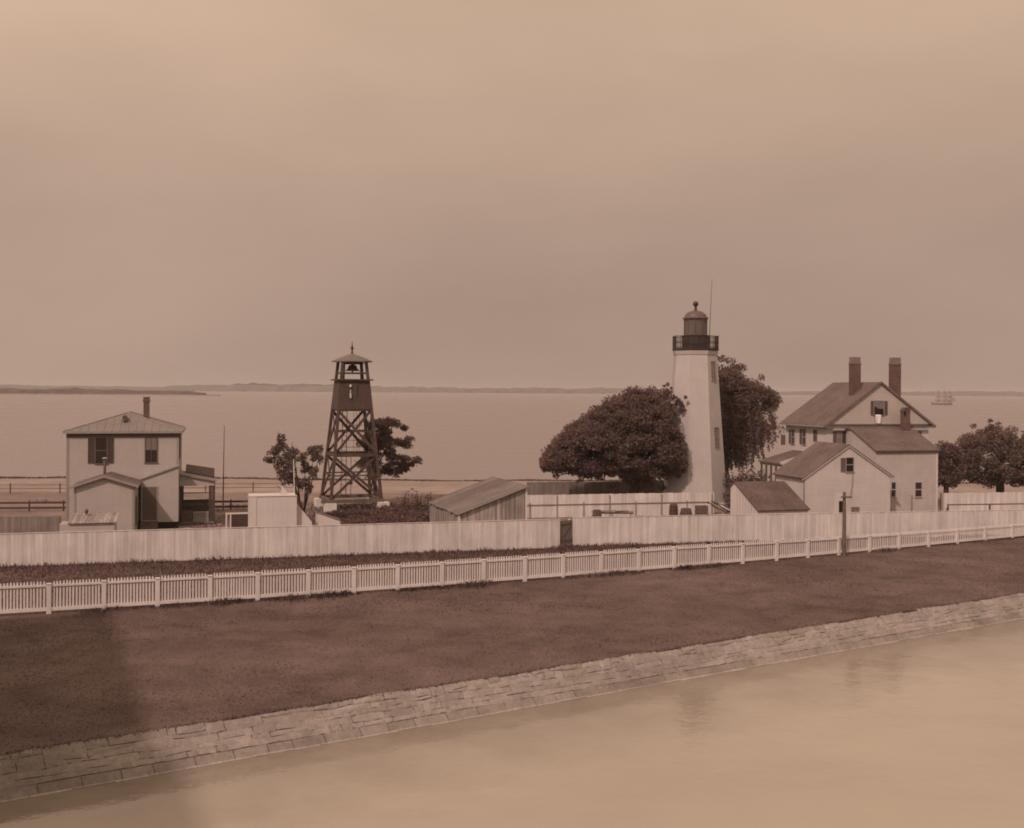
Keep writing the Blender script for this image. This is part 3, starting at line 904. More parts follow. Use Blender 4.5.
# boarded enclosure
m = MB()
for sx, sy, dx, dy in ((0, -1, 1, 0), (0, 1, 1, 0), (-1, 0, 0, 1), (1, 0, 0, 1)):
    n = 12
    top, bot = hw(ZP) + .09, hw(ZC) + .09
    zlo = ZC
    bot2 = top + (bot - top) * (ZP - zlo) / (ZP - ZC)
    for k in range(n):
        u0, u1 = -1 + 2 * k / n + .004, -1 + 2 * (k + 1) / n - .004
        vs = []
        for z, hh in ((zlo, bot2), (ZP, top)):
            for u, t in ((u0, 0), (u1, 0), (u1, .03), (u0, .03)):
                g = hh + t
                if dx: vs.append((xc + u * hh, yc + sy * g, z))
                else: vs.append((xc + sx * g, yc + u * (hh - .01), z))
        m.add(vs, [(0, 3, 2, 1), (4, 5, 6, 7), (0, 1, 5, 4), (1, 2, 6, 5), (2, 3, 7, 6), (3, 0, 4, 7)])
encl = m.build('enclosure', M['panelwood'], bt)
yv = yc - hw(ZC + 1.2) - .14
xa, za = ft.front(346, 398, yv); xb, zb3 = ft.front(357, 386, yv)
m = MB(); m.box(xa, xb, yv - .04, yv, za - .3, zb3 + .2); hat = m.build('hatch', M['shutter'], encl)
m = MB(); c = (xa + xb) / 2 - .1
m.lathe([(.02, zb3 - .15), (.1, zb3 - .05), (.09, zb3 + .06), (.02, zb3 + .12)], 10, (c, yv - .12)); m.box(c - .03, c + .03, yv - .12, yv - .045, za, zb3 - .3); m.bar((c, yv - .12, za + .0), (c + .0, yv - .12, za + .35), .11); m.build('striker', M['wtrim'], hat)
# platform, roof and bell
pw = ht + .34
MB().box(xc - pw, xc + pw, yc - pw, yc + pw, ZP + .005, ZP + .12).build('platform', M['towerwood'], bt)
zr = ft.front(352, 373, yc - 1.2)[1]
m = MB()
for A, B in sides: m.bar(cor(*A, zr), cor(*B, zr), .07, .12)
m.build('railing', M['towerwood'], bt)
for sx in (-.66, .66):
    m = MB(); m.bar((xc + sx * ht, yc - ht * .2, ZP + .1), (xc + sx * ht * .93, yc - ht * .2, ZE), .14); m.build('bell_post', M['towerwood'], bt)
MB().bar((xc - ht * .8, yc - ht * .2, ZE - .12), (xc + ht * .8, yc - ht * .2, ZE - .12), .16, .18).build('bell_beam', M['towerwood'], bt)
rw_ = ht + .47
m = MB(); nA = 8
prof = [(rw_ * 1.06, ZE - .02), (rw_ * 1.06, ZE + .06), (rw_ * .55, ZE + (ZA - ZE) * .62), (.16, ZA), (.05, ZA + .05)]
m.lathe(prof, nA, (xc, yc), pi / 8); rf = m.build('roof', m_rough('tower_roof_tin', (.165, .14, .13), .15, 1, .7, .1, .01), bt)
k = ZT - ZA
m = MB(); m.lathe([(.12, ZA - .03), (.06, ZA + k * .2), (.07, ZA + k * .35), (.15, ZA + k * .45), (.07, ZA + k * .55), (.04, ZA + k * .7), (.012, ZT)], 10, (xc, yc)); m.build('finial', M['iron'], rf)
zbt = ZE - .22; zbb = ft.front(352, 371, yc)[1]; kb = zbt - zbb
bprof = [(.46, zbb), (.47, zbb + .04), (.36, zbb + kb * .22), (.29, zbb + kb * .5), (.26, zbb + kb * .75), (.2, zbb + kb * .92), (.06, zbb + kb), (.04, zbb + kb + .1)]
bell = MB().lathe([(r * .95, z) for r, z in [(r * 1.32, z) for r, z in bprof]], 20, (xc, yc - ht * .2)).build('bell', M['iron'], bt, True)
MB().lathe([(.03, zbb + .3), (.03, zbb), (.07, zbb - .06), (.03, zbb - .12)], 8, (xc, yc - ht * .2)).build('clapper', M['iron'], bell)
# ladder, landing and weight shaft inside
m = MB(); 
for x in (-.75, -.35): m.bar((xc + x, yc + .5, zb), (xc + x * .9, yc + .3, ZC), .05)
nr_ = 18
for k in range(nr_):
    z = zb + (ZC - zb) * (k + .5) / nr_; m.bar((xc - .74, yc + .5 - .2 * k / nr_, z), (xc - .33, yc + .5 - .2 * k / nr_, z), .03)
m.build('ladder', M['towerwood'], bt)
m = MB()
for x in (.2, .42, .64): m.bar((xc + x, yc + .1, ZM), (xc + x, yc + .1, ZC), .025)
for z in (ZM + .55, ZM + 1.1, ZM + 2.3): m.bar((xc - .75, yc + .1, z), (xc + .9, yc + .1, z), .04)
m.bar((xc - .02, yc + .1, zb), (xc - .02, yc + .1, ZM), .04); m.box(xc - .14, xc + .1, yc, yc + .2, zb + 1.05, zb + 1.35)
m.build('weight_line', M['towerwood'], bt)

# ------------------------------------------------------------------ plank shed
ps_A, ps_D = G(429.5, 503, 1.62), G(459, 515.2, 1.62)
D_ = Vector((ps_D.x, ps_D.y, 0)); dep = (Vector((ps_A.x, ps_A.y, 0)) - D_)
sdeg = math.degrees(atan2(-dep.x, dep.y))
f_ = Fr((D_.x, D_.y), sdeg)
psd = thing('plank_shed', 'weathered plank shed with single pitch board roof behind the white fence', 'shed', tuple(D_), sdeg)
Lx = f_.front(526.5, 489)[0]; Zh = f_.front(527, 488)[1]; Dy = min(dep.length, 9.6); zl = 1.63
zt = lambda x: zl + (Zh - zl) * x / Lx
m = MB(); x = 0
while x < Lx - .05:
    w = min(random.uniform(.14, .26), Lx - x)
    m.prism([(x + .006, 0, 0), (x + w - .006, 0, 0), (x + w - .006, 0, zt(x + w) - .03), (x + .006, 0, zt(x) - .03)], (0, .03, 0)); x += w
m.build('front_wall', m_paint('aged_planks', (.56, .50, .475), 0, .5, .55, .9), psd)
m = MB(); y = .04
while y < Dy - .05:
    w = min(random.uniform(.18, .3), Dy - y); m.box(0, .03, y + .006, y + w - .006, 0, zl - .04); y += w
m.build('side_wall', M['planks'], psd)
MB().box(.04, Lx - .02, .05, Dy, 0, zl - .1).build('inner_wall', M['midwood'], psd)
MB().box(Lx - .03, Lx, .04, Dy, 0, Zh - .05).build('back_wall', M['planks'], psd)
m = MB(); n = 30
for k in range(n):
    y0, y1 = -.2 + (Dy + .4) * k / n, -.2 + (Dy + .4) * (k + 1) / n - .01
    e = random.uniform(-.06, .06)
    m.slab([(-.12 + e, y0, zt(-.12 + e) + .07), (Lx + .2, y0, zt(Lx + .2) + .07), (Lx + .2, y1, zt(Lx + .2) + .07), (-.12 + e, y1, zt(-.12 + e) + .07)], .03 + .02 * (k % 2))
m.build('roof', M['boardroof'], psd)
m = MB(); m.box(-.04, .08, -.04, .06, 0, zl - .02); m.box(Lx - .08, Lx + .04, -.04, -.002, 0, Zh - .08); m.build('corner_post', M['wtrim'], psd)

# ------------------------------------------------------------------ lighthouse
LY = 92.5
o = W(694.9, 430, LY)
lh = thing('lighthouse', 'white octagonal lighthouse with black gallery and domed lantern', 'lighthouse', (o.x, o.y, 0), 0)
va = atan2(-o.y, -o.x)                                   # towards the camera
ph3 = va + R(10)                                         # normal of the front facet
zz = lambda py: W(696, py, LY).z
zd = zz(350)
ph = ph3 + R(22.5)
rb, rt = 2.74, 1.83
m = MB(); m.lathe([(rb + .12, 0), (rb + .12, .35), (rb, .45), (rt, zd - .45), (rt + .05, zd - .42), (rt + .12, zd - .1)], 8, (0, 0), ph); m.build('wall', M['tower'], lh)
ra = lambda z: (rb + (rt - rb) * (z - .45) / (zd - .9)) * cos(R(22.5))
nf = ph3 + R(45)
for pa, pb in ((362, 380), (427, 445.5)):
    z1, z0 = zz(pa), zz(pb)
    def lm(p, z0=z0, z1=z1):
        u, d, z = p
        r = ra(z) + d
        return (r * cos(nf) - u * sin(nf), r * sin(nf) + u * cos(nf), z)
    window(lh, lm, -.3, .3, z0, z1, M['trim'], M['glassgrey'], 2, 4, .05)
def lm0(p):
    u, d, z = p; r = ra(max(z, .4)) + d + .14
    a = ph3 + R(135); return (r * cos(a) - u * sin(a), r * sin(a) + u * cos(a), z)
MB(lm0).box(-.5, .5, 0, .05, 0, 2.0).build('door', M['shutter'], lh)
R_d = 1.98
m = MB(); m.lathe([(R_d - .12, zd - .1), (R_d, zd - .03), (R_d, zd + .08)], 8, (0, 0), ph); m.build('gallery_deck', M['iron'], lh)
zr = zz(336.5)
m = MB(); n = 48; rr = R_d - .06
vv = [Vector((rr * cos(ph + k * pi / 4), rr * sin(ph + k * pi / 4), 0)) for k in range(8)]
for k in range(8):
    a, b = vv[k], vv[(k + 1) % 8]
    for z in (zd + .2, zd + .65, zr): m.bar(a + Vector((0, 0, z)), b + Vector((0, 0, z)), .045)
    m.bar(a + Vector((0, 0, zd + .08)), a + Vector((0, 0, zr + .06)), .07)
    for j in range(1, 9):
        c = a + (b - a) * (j / 9); m.bar(c + Vector((0, 0, zd + .08)), c + Vector((0, 0, zr)), .028)
m.build('railing', M['iron'], lh)
rdm = 27.4 * .5 * LY / F
m = MB(); m.lathe([(rdm, zd + .085), (rdm, zr - .02), (rdm + .06, zr), (rdm + .06, zr + .06), (rdm - .1, zr + .07)], 20); m.build('lantern_drum', M['iron'], lh)
rg = 24 * .5 * LY / F; zg = zz(319)
m = MB(); m.lathe([(rg - .06, zr + .06), (rg - .06, zg)], 10, (0, 0), ph); lg = m.build('lantern_glass', M['lantern'], lh)
m = MB()
for k in range(10):
    a = ph + 2 * pi * k / 10; m.bar((rg * cos(a) * .97, rg * sin(a) * .97, zr + .06), (rg * cos(a) * .97, rg * sin(a) * .97, zg), .05)
m.lathe([(rg - .03, zr + .08), (rg, zr + .1), (rg, zr + .14), (rg - .03, zr + .16)], 10, (0, 0), ph); m.build('astragal', M['copper'], lg)
zt = zz(310.5)
rd = 25.5 * .5 * LY / F
prof = [(rd, zg), (rd, zg + .08), (rd - .06, zg + .1)]
for k in range(1, 9):
    a = pi / 2 * k / 9; prof.append(((rd - .12) * cos(a), zg + .1 + (zt - zg - .1) * sin(a)))
m = MB(); m.lathe(prof, 28); dm_ = m.build('dome', M['copper'], lh, False)
zb1 = zz(301.2); rbll = .235
prof = [(.24, zt - .12), (.13, zt), (.10, zb1 - 2 * rbll)]
for k in range(9):
    a = -pi / 2 + pi * k / 8; prof.append((max(.02, rbll * cos(a)), zb1 - rbll + rbll * sin(a)))
MB().lathe(prof, 16).build('ventilator_ball', M['iron'], dm_, True)
rx = 13.8 * LY / F
m = MB(); m.tube([(rx, 0, zd + .1), (rx + .06, 0, zz(320)), (rx + .2, 0, zz(279))], [.03, .025, .012], 6); m.bar((rx, 0, zr + .02), (rdm, 0, zr + .02), .03); m.build('lightning_rod', M['iron'], lh)

# ------------------------------------------------------------------ white keeper's house (right)
o = W(805, 500, 79.0); fk = Fr((o.x, o.y), 15)
kh = thing('keepers_house', 'large white house with gabled wing, two tall brick chimneys and shingle roofs', 'house', (o.x, o.y, 0), 15)
mpf = lambda y0: (lambda p: (p[0], y0 - p[1], p[2]))
mpl = lambda x0: (lambda p: (x0 - p[1], p[0], p[2]))


def gable_roof(m, xl, xr, ze, xm, zr, y0, y1, oe, og, th=.1):
    k1 = (zr - ze) / (xm - xl); k2 = (zr - ze) / (xr - xm)
    m.slab([(xm, y0 - og, zr + .1), (xl - oe, y0 - og, ze - oe * k1 + .1), (xl - oe, y1 + og, ze - oe * k1 + .1), (xm, y1 + og, zr + .1)], th)
    m.slab([(xm, y0 - og, zr + .1), (xr + oe, y0 - og, ze - oe * k2 + .1), (xr + oe, y1 + og, ze - oe * k2 + .1), (xm, y1 + og, zr + .1)], th)


# wing
xr, zeR = fk.front(890.4, 479); zeL = fk.front(805, 479.5)[1]; ze = (zeL + zeR) / 2 + .22; xm = xr / 2; zr = fk.front(849, 445.5)[1]
yb, _ = fk.side(776, 475, 0.0)
yb = min(max(yb, 3.8), 5.6)
m = MB(); m.prism([(0, 0, 0), (xr, 0, 0), (xr, 0, ze), (xm, 0, zr), (0, 0, ze)], (0, yb, 0)); m.build('wing_wall', M['white_clap'], kh)
m = MB(); gable_roof(m, 0, xr, ze, xm, zr, 0, yb, .28, .1); m.build('wing_roof', M['shingle'], kh)
k = (zr - ze) / xm
m = MB(); m.bar((xm, -.09, zr - .05), (-.28, -.09, ze - .28 * k - .05), .03, .07); m.bar((xm, -.09, zr - .05), (xr + .28, -.09, ze - .28 * k - .05), .03, .07); m.build('bargeboard', M['siding'], kh)
xa, z1 = fk.front(841, 458); xb, z0 = fk.front(853.5, 471.5)
window(kh, mpf(0), xa + .42, xb - .04, z0, z1, M['trim'], M['dark'], 1, 2)
shutter(kh, mpf(0), xa - .02, xa + .35, z0, z1, M['mshutter'])
xa, z1 = fk.front(838.5, 501, 0); xb = fk.front(844, 501, 0)[0] - .06
m = MB(mpf(0)); m.box(xa - .3, xa - .0, 0, .06, .5, z1 + .5); m.box(xa, xb + .3, 0, .06, z1, z1 + .5); m.box(xb, xb + .3, 0, .06, .5, z1); m.build('door_frame', M['white'], kh)
MB(mpf(0)).box(xa, xb, 0, .02, .15, z1).build('door', M['dark'], kh)
xa, z1 = fk.front(851.5, 507.5); xb, z0 = fk.front(858.5, 511.5)
window(kh, mpf(0), xa, xb, z0 - .1, z1, M['trim'], M['glassgrey'], 2, 1, .05)
# down pipe / rope on the wing front
pts = [(*fk.front(852.5, 473), 0), (*fk.front(852, 485), 0), (*fk.front(850, 498), 0)]
MB().tube([(a, -.05, b) for a, b, _ in pts], [.03, .03, .03], 6).build('rain_pipe', M['trim'], kh)
m = MB(mpl(0)); m.box(.02, .1, .02, .1, .1, ze - .15); m.build('rain_pipe', M['trim'], kh)
# ell
ye = 1.6
xe, zee = fk.front(876, 450.5, ye); xf = fk.front(937.5, 450.5, ye)[0]
yr = ye + 3.3
zer = fk.front(866, 429, yr)[1]
YM = yr + .75
m = MB(); m.prism([(xe, ye, 0), (xe, ye, zee), (xe, yr, zer), (xe, YM - .003, zer), (xe, YM - .003, 0)], (xf - xe, 0, 0)); m.build('ell_wall', M['siding'], kh)
m = MB(); k = (zer - zee) / (yr - ye)
m.slab([(xe - .12, ye - .22, zee - .22 * k + .1), (xf + .12, ye - .22, zee - .22 * k + .1), (xf + .12, yr, zer + .1), (xe - .12, yr, zer + .1)], .1)
m.slab([(xe - .12, yr, zer + .1), (xf + .12, yr, zer + .1), (xf + .12, YM - .004, zer + .02), (xe - .12, YM - .004, zer + .02)], .1)
m.build('ell_roof', M['shingle'], kh)
m = MB(); m.box(xe - .02, xf + .02, ye - .03, ye, zee - .26, zee - .06); m.build('frieze', M['trim'], kh)
m = MB(); m.box(xf - .13, xf + .03, ye - .025, ye + .1, 0, zee - .27); m.build('corner_board', M['white'], kh)
for a, b in ((890.8, 896), (914.5, 922)):
    xa, z1 = fk.front(a, 482.5, ye); xb, z0 = fk.front(b, 496.5, ye)
    window(kh, mpf(ye), xa + .05, xb - .05, z0, z1, M['siding'], M['glass'], 1, 2, .05)
xa = fk.front(911.5, 497, ye)[0]
MB(mpf(ye)).box(xa - .04, xa + .04, .02, .08, .1, 1.9).build('rain_pipe', M['trim'], kh)
m = MB(mpf(ye)); x0_ = fk.front(891, 500, ye)[0]; x1_ = fk.front(910, 500, ye)[0]; m.box(x0_, x1_, .01, .05, .0, .95); m.build('cellar_door', M['siding'], kh)
# ell chimney with arched hood
xa = fk.front(901.0, 420, yr - .25)[0]; xb = fk.front(908.3, 420, yr - .25)[0]; zc = fk.front(904, 407.5, yr - .25)[1]
r_ = (xb - xa) / 2
poly = [(xa, yr - .5, zer - .5), (xb, yr - .5, zer - .5)] + [((xa + xb) / 2 + r_ * cos(pi * i / 10), yr - .5, zc - r_ + r_ * sin(pi * i / 10)) for i in range(11)]
hc = MB().prism(poly, (0, .34, 0)).build('chimney', M['brick'], kh)
m = MB(); 
for i in range(10):
    a, b = pi * i / 10, pi * (i + 1) / 10
    P = lambda t, rr: ((xa + xb) / 2 + rr * cos(t), yr - .53, zc - r_ + rr * sin(t))
    m.prism([P(a, r_ * .78), P(a, r_ * 1.08), P(b, r_ * 1.08), P(b, r_ * .78)], (0, .40, 0))
m.build('hood', M['dtrim'], hc)
MB().box(xa + .1, xa + .1 + r_ * .5, yr - .515, yr - .5, zc - r_ * 2.1, zc - r_ * .9).build('flue_opening', M['dark'], hc)
# main block
xl, zl = fk.front(826.5, 426, YM); xr2, _ = fk.front(928.5, 426, YM); xa, zap = fk.front(881.5, 382, YM - .3); xa = (xl + xr2) / 2
zl += .24
yb2, _ = fk.side(786, 430, xl)
yb2 = min(max(yb2, YM + 5), YM + 8.5)
m = MB(); m.prism([(xl, YM, 0), (xr2, YM, 0), (xr2, YM, zl), (xa, YM, zap - .1), (xl, YM, zl)], (0, yb2 - YM, 0)); m.build('main_wall', M['white_clap'], kh)
m = MB(); m.prism([(xl - .25, YM - .24, zl - .1), (xr2 + .25, YM - .24, zl - .1), (xa, YM - .24, zap - .12)], (0, .237, 0)); m.build('gable', M['gable'], kh)
m = MB(); gable_roof(m, xl, xr2, zl, xa, zap - .1, YM, yb2, .42, .36, .12); mr = m.build('main_roof', M['shingle'], kh)
k = (zap - .1 - zl) / (xa - xl)
m = MB(); m.bar((xa, YM - .37, zap - .03), (xl - .42, YM - .37, zl - .42 * k - .02), .05, .16); m.bar((xa, YM - .37, zap - .03), (xr2 + .42, YM - .37, zl - .42 * k - .02), .05, .16)
m.box(xl - .42, xr2 + .42, YM - .36, YM - .245, zl - .42 * k - .1, zl - .42 * k + .04)
m.build('bargeboard', M['shingle'], mr)
m = MB(); m.box(xl - .42, xl - .003, YM - .3, yb2 + .3, zl - .42 * k - .06, zl - .42 * k + .0); m.box(xl - .45, xl - .42, YM - .3, yb2 + .3, zl - .42 * k - .05, zl - .42 * k + .08)
m.build('eaves', M['trim'], mr)
# gable window with shutters
yg = YM - .24
x0_, z1 = fk.front(873.5, 401, yg); x1_, z0 = fk.front(884, 415, yg); xs0 = fk.front(870.6, 410, yg)[0]; xs1 = fk.front(887, 410, yg)[0]
gw = window(kh, mpf(yg), x0_ + .05, x1_ - .05, z0, z1, M['trim'], M['dark'], 1, 1, .04)
zmid = z0 + (z1 - z0) * .45
m = MB(mpf(yg))
for i in range(6):
    u0 = x0_ + .05 + (x1_ - x0_ - .1) * i / 6; u1 = x0_ + .05 + (x1_ - x0_ - .1) * (i + 1) / 6
    m.box(u0, u1, .014 + .012 * (i % 2), .03 + .012 * (i % 2), zmid + (.0 if i > 1 else .2 - .1 * i), z1)
m.build('curtain', M['glassgrey'], gw)
shutter(kh, mpf(yg), xs0, x0_ - .02, z0, z1, M['mshutter']); shutter(kh, mpf(yg), x1_ + .02, xs1 + .02, z0, z1, M['mshutter'])
# cloth over the sill: a thing of its own
c_ = MB()
xc0 = x0_ + .12; cw = .48
pr = []
for j in range(9):
    s = j / 8; row = []
    for i in range(9):
        u = i / 8
        y = yg - .10 - .035 * sin(u * 9 + s * 2) * s - (.03 if j > 0 else 0)
        row.append((xc0 + cw * u + .05 * s * (u - .3), y, z0 + .02 - s * .62 - .05 * s * sin(u * 3)))
    pr.append(row)
vs = [p for r in pr for p in r]
top = [(x, yg + .01, z0 + .03) for x, _, _ in pr[0]]
vs = top + vs
fs = [(j * 9 + i, j * 9 + i + 1, (j + 1) * 9 + i + 1, (j + 1) * 9 + i) for j in range(9) for i in range(8)]
n = len(vs)
vs2 = [(x, y + .012, z - .004) for x, y, z in vs]
c_.add(vs + vs2, fs + [tuple(n + i for i in f[::-1]) for f in fs])
cl = c_.build('cloth', M['cloth'], None, True)
cl.location = (o.x, o.y, 0); cl.rotation_euler = (0, 0, R(15))
tag(cl, 'white cloth hanging over the sill of the gable window', 'cloth')
# windows of the main block: left wall and front
wl = mpl(xl)
for a, b, t_, bt_ in ((789.5, 795, 430, 443.5), (800.3, 806.3, 429.5, 444), (813.7, 817.3, 430, 441)):
    ya, z1 = fk.side(b, t_, xl); yb_, z0 = fk.side(a, bt_, xl)
    if a < 812:
        window(kh, wl, ya + .05, yb_ - .42, z0, z1, M['trim'], M['glass'], 1, 2, .05)
        shutter(kh, wl, yb_ - .36, yb_ + .05, z0, z1, M['mshutter'])
    else:
        shutter(kh, wl, ya, yb_, z0, z1, M['mshutter'])
x0_, z1 = fk.front(833, 431, YM); x1_, z0 = fk.front(845.5, 443.5, YM); w3 = (x1_ - x0_) / 3
x0_ = max(x0_, xl + .12)
window(kh, mpf(YM), x0_ + w3, x0_ + 2 * w3, z0, z1, M['trim'], M['glassgrey'], 1, 2, .04)
shutter(kh, mpf(YM), x0_, x0_ + w3 - .05, z0, z1, M['mshutter']); shutter(kh, mpf(YM), x0_ + 2 * w3 + .05, x1_, z0, z1, M['shutter'])
x0_, z1 = fk.front(911, 431.5, YM); x1_, z0 = fk.front(922, 444, YM)
window(kh, mpf(YM), x0_, x1_ - .1, z0, z1, M['trim'], M['glass'], 2, 2, .05)
# shutter sticking out at the back left corner
m = MB(); m.box(xl - .42, xl - .02, yb2 + .05, yb2 + .1, fk.front(783, 445, yb2)[1], fk.front(783, 435, yb2)[1]); m.build('shutter', M['mshutter'], kh)
# tall chimneys
def chimney(pa, pb, ptop, y, pcap):
    a, zt = fk.front(pa, ptop, y); b = fk.front(pb, ptop, y)[0]; zc_ = fk.front(pa, pcap, y)[1]
    zb_ = zl
    m = MB(); m.box(a, b, y, y + .5, zb_, zc_); ch = m.build('chimney', M['brick'], mr)
    m = MB(); m.box(a - .04, b + .04, y - .04, y + .54, zc_, zc_ + .1); m.box(a + .02, b - .02, y + .02, y + .48, zc_ + .1, zt); m.build('chimney_cap', M['cap'], ch)
chimney(852.4, 861, 357, YM + 1.2, 364); chimney(892.4, 901.2, 357.5, YM + 3.2, 364.5)
# veranda on the far left side
xpv = xl - 2.9
yv0, zv = fk.side(759.5, 461.5, xpv)
ytop0, ztop = fk.side(784.5, 449, xl)
yA, yB = yv0 - 3.7, yv0
m = MB(); m.slab([(xpv - .15, yA, zv + .08), (xpv - .15, yB, zv + .08), (xl - .003, yB - .2, ztop), (xl - .003, yA, ztop)], .1); m.build('veranda_roof', M['shingle'], kh)
m = MB(); m.bar((xpv - .15, yA - .03, zv + .1), (xl - .01, yA - .03, ztop + .02), .06, .2); m.build('veranda_fascia', M['white'], kh)
m = MB(); m.box(xpv, xpv + .1, yA, yB - .1, zv - .2, zv - .03); m.build('veranda_beam', M['trim'], kh)
for i in range(4):
    y = yB - .25 - i * .8
    MB().box(xpv - .0, xpv + .12, y - .06, y + .06, .6, zv - .2).build('veranda_post', M['dtrim'], kh)
m = MB(); m.box(xpv, xl - .01, yA, yB, .4, .6); m.build('veranda_floor', M['greyplank'], kh)

# white lean-to shed in front of the wing
o2 = W(757.5, 509.8, 72.6); fs_ = Fr((o2.x, o2.y), 15)
sh = thing('low_shed', 'low white shed with dark shingle roof in front of the gabled white wing', 'shed', (o2.x, o2.y, 0), 15)
xr3 = fs_.front(808, 509.5)[0]; ze3 = fs_.front(757.5, 510.5)[1]
yk, zk = fs_.side(734.5, 483, 0.0)
yk = min(max(yk, 2.4), 4.2); zk = fs_.side(734.5, 483, 0)[1]
m = MB(); m.prism([(0, 0, 0), (0, 0, ze3), (0, yk, zk), (0, yk + .6, zk - .35), (0, yk + .6, 0)], (xr3, 0, 0)); m.build('wall', M['white'], sh)
k = (zk - ze3) / yk
m = MB(); m.slab([(-.06, -.15, ze3 - .15 * k + .09), (xr3 + .1, -.15, ze3 - .15 * k + .09), (xr3 + .1, yk, zk + .09), (-.06, yk, zk + .09)], .08)
m.slab([(-.06, yk, zk + .09), (xr3 + .1, yk, zk + .09), (xr3 + .1, yk + .75, zk - .35), (-.06, yk + .75, zk - .35)], .08); m.build('roof', M['shingle2'], sh)
m = MB()
for i in range(1, 8): y = yk * i / 8; m.box(-.012, -.002, y - .012, y + .012, .02, ze3 + k * y - .05)
m.build('batten', M['trim'], sh)

# ------------------------------------------------------------------ utility pole
o = G(844, 555.8)
up = thing('utility_pole', 'dark utility pole with short crossarm standing at the picket fence', 'pole', (o.x, o.y, 0), 12)
hp = W(844, 492, o.y).z
MB().tube([(0, 0, 0), (0, 0, hp * .6), (.0, 0, hp)], [.12, .105, .085], 10).build('pole', M['midwood'], up)
MB().box(-.26, .40, -.16, -.07, hp - .34, hp - .24).build('crossarm', M['midwood'], up)
# ------------------------------------------------------------------ clutter behind the right board fence
o = W(673.5, 516, 78.5)
br = thing('barrel', 'dark wooden barrel standing in the yard before the lighthouse', 'barrel', (o.x, o.y, 0.004))
zt = W(673.5, 504, 78.5).z
MB().lathe([(.24, 0), (.31, zt * .3), (.33, zt * .5), (.31, zt * .75), (.26, zt), (.23, zt), (.23, zt - .06)], 16).build('staves', M['darkwood'], br, True)
m = MB()
for z in (.18, .42, .75, .9): m.lathe([(.315 if .3 < z / zt < .8 else .285, zt * z - .03), (.335 if .3 < z / zt < .8 else .3, zt * z)], 16)
m.build('hoop', M['iron'], br)


def heap(name, label, cat, px, py0, py1, w, Y, mat, seed, group=None):
    o = W(px, py1, Y); h = W(px, py0, Y).z
    r = random.Random(seed); t = thing(name, label, cat, (o.x, o.y, 0.004), r.uniform(0, 30), group)
    m = MB(); ww = w * Y / F / 2
    n = 8; prof = []
    m.lathe([(ww, 0), (ww * 1.02, h * .45), (ww * .92, h * .75), (ww * .7, h), (ww * .5, h * .97), (ww * .45, h * .85)], 14)
    m.build('body', mat, t, True)
    m = MB()
    for k in range(14):
        a = 2 * pi * k / 14; m.tube([(ww * 1.01 * cos(a), ww * 1.01 * sin(a), .0), (ww * 1.04 * cos(a), ww * 1.04 * sin(a), h * .45), (ww * .72 * cos(a), ww * .72 * sin(a), h * 1.01)], [.025] * 3, 5)
    m.build('ribs', M['midwood'], t)
    return t


heap('basket', 'wide dark round basket right of the barrel in the yard', 'basket', 686, 508.5, 517, 13, 78.8, M['darkwood'], 1)
heap('basket', 'dark low basket alone before the white yard fence', 'basket', 597, 510.0, 518, 10, 77.5, M['darkwood'], 3)
# crate
o = W(701.5, 516, 79.5); h = W(701.5, 505.5, 79.5).z
cr = thing('crate', 'dark slatted crate between the basket and the stack of poles', 'crate', (o.x, o.y, .004), 10)
m = MB(); w = .4
for i in range(5):
    z = h * i / 5 + .02; zz1 = h * (i + 1) / 5 - .02
    m.box(-w, w, -.3, -.28, z, zz1); m.box(-w, w, .28, .3, z, zz1); m.box(-w, -w + .02, -.279, .279, z, zz1); m.box(w - .02, w, -.279, .279, z, zz1)
m.build('slats', M['midwood'], cr)
m = MB()
for x in (-w + .05, w - .05):
    for y in (-.25, .25): m.box(x - .025, x + .025, y - .025, y + .025, 0, h)
m.box(-w + .03, w - .03, -.27, .27, .02, .05); m.build('corner_post', M['darkwood'], cr)
# stacked poles
kk = random.Random(5)
for i in range(9):
    p = W(kk.uniform(707, 714), 508 - i * .0, 78.5 + kk.uniform(-.5, .8)); z = 1.38 + kk.uniform(0, .25)
    q = W(kk.uniform(722, 733), 508, 78.8 + kk.uniform(-.5, .8))
    m = MB(); L = (q.x - p.x); dy = q.y - p.y; z2 = kk.uniform(.75, 1.1)
    m.tube([(0, 0, z + .2), (L * .5, dy * .5, (z + z2) / 2 + .12), (L, dy, z2)], [.045, .05, .035], 7)
    b = m.build('pole', M['wtrim'] if i % 2 else M['midwood']); b.location = (p.x, p.y, 0)
    tag(b, 'thin pole in the loose stack of poles beside the low white shed', 'pole', 'loose stack of poles in the yard')
o = W(597, 514, 78.2); tr_ = thing('trestle', 'low timber trestle under the pile of loose planks in the yard', 'trestle', (o.x, o.y, .004))
MB().box(-.3, 2.6, .06, .2, .86, .99).build('beam', M['midwood'], tr_)
for x in (-.1, 1.1, 2.4):
    for y in (-.15, .4): MB().bar((x, .13, .88), (x, y, 0), .06).build('leg', M['midwood'], tr_)
# a low trestle with planks before the yard fence
for i in range(5):
    p = W(600 + i * 6.0, 514, 78.2); m = MB()
    m.bar((-.6, 0, 1.02 + .052 * (i % 2)), (.75, .12, 1.05 + .052 * (i % 2)), .12, .045)
    b = m.build('plank', M['planks']); b.location = (p.x, p.y + .15 * (i % 3), 0)
    tag(b, 'loose plank in the pale pile before the white yard fence', 'plank', 'pile of loose planks')

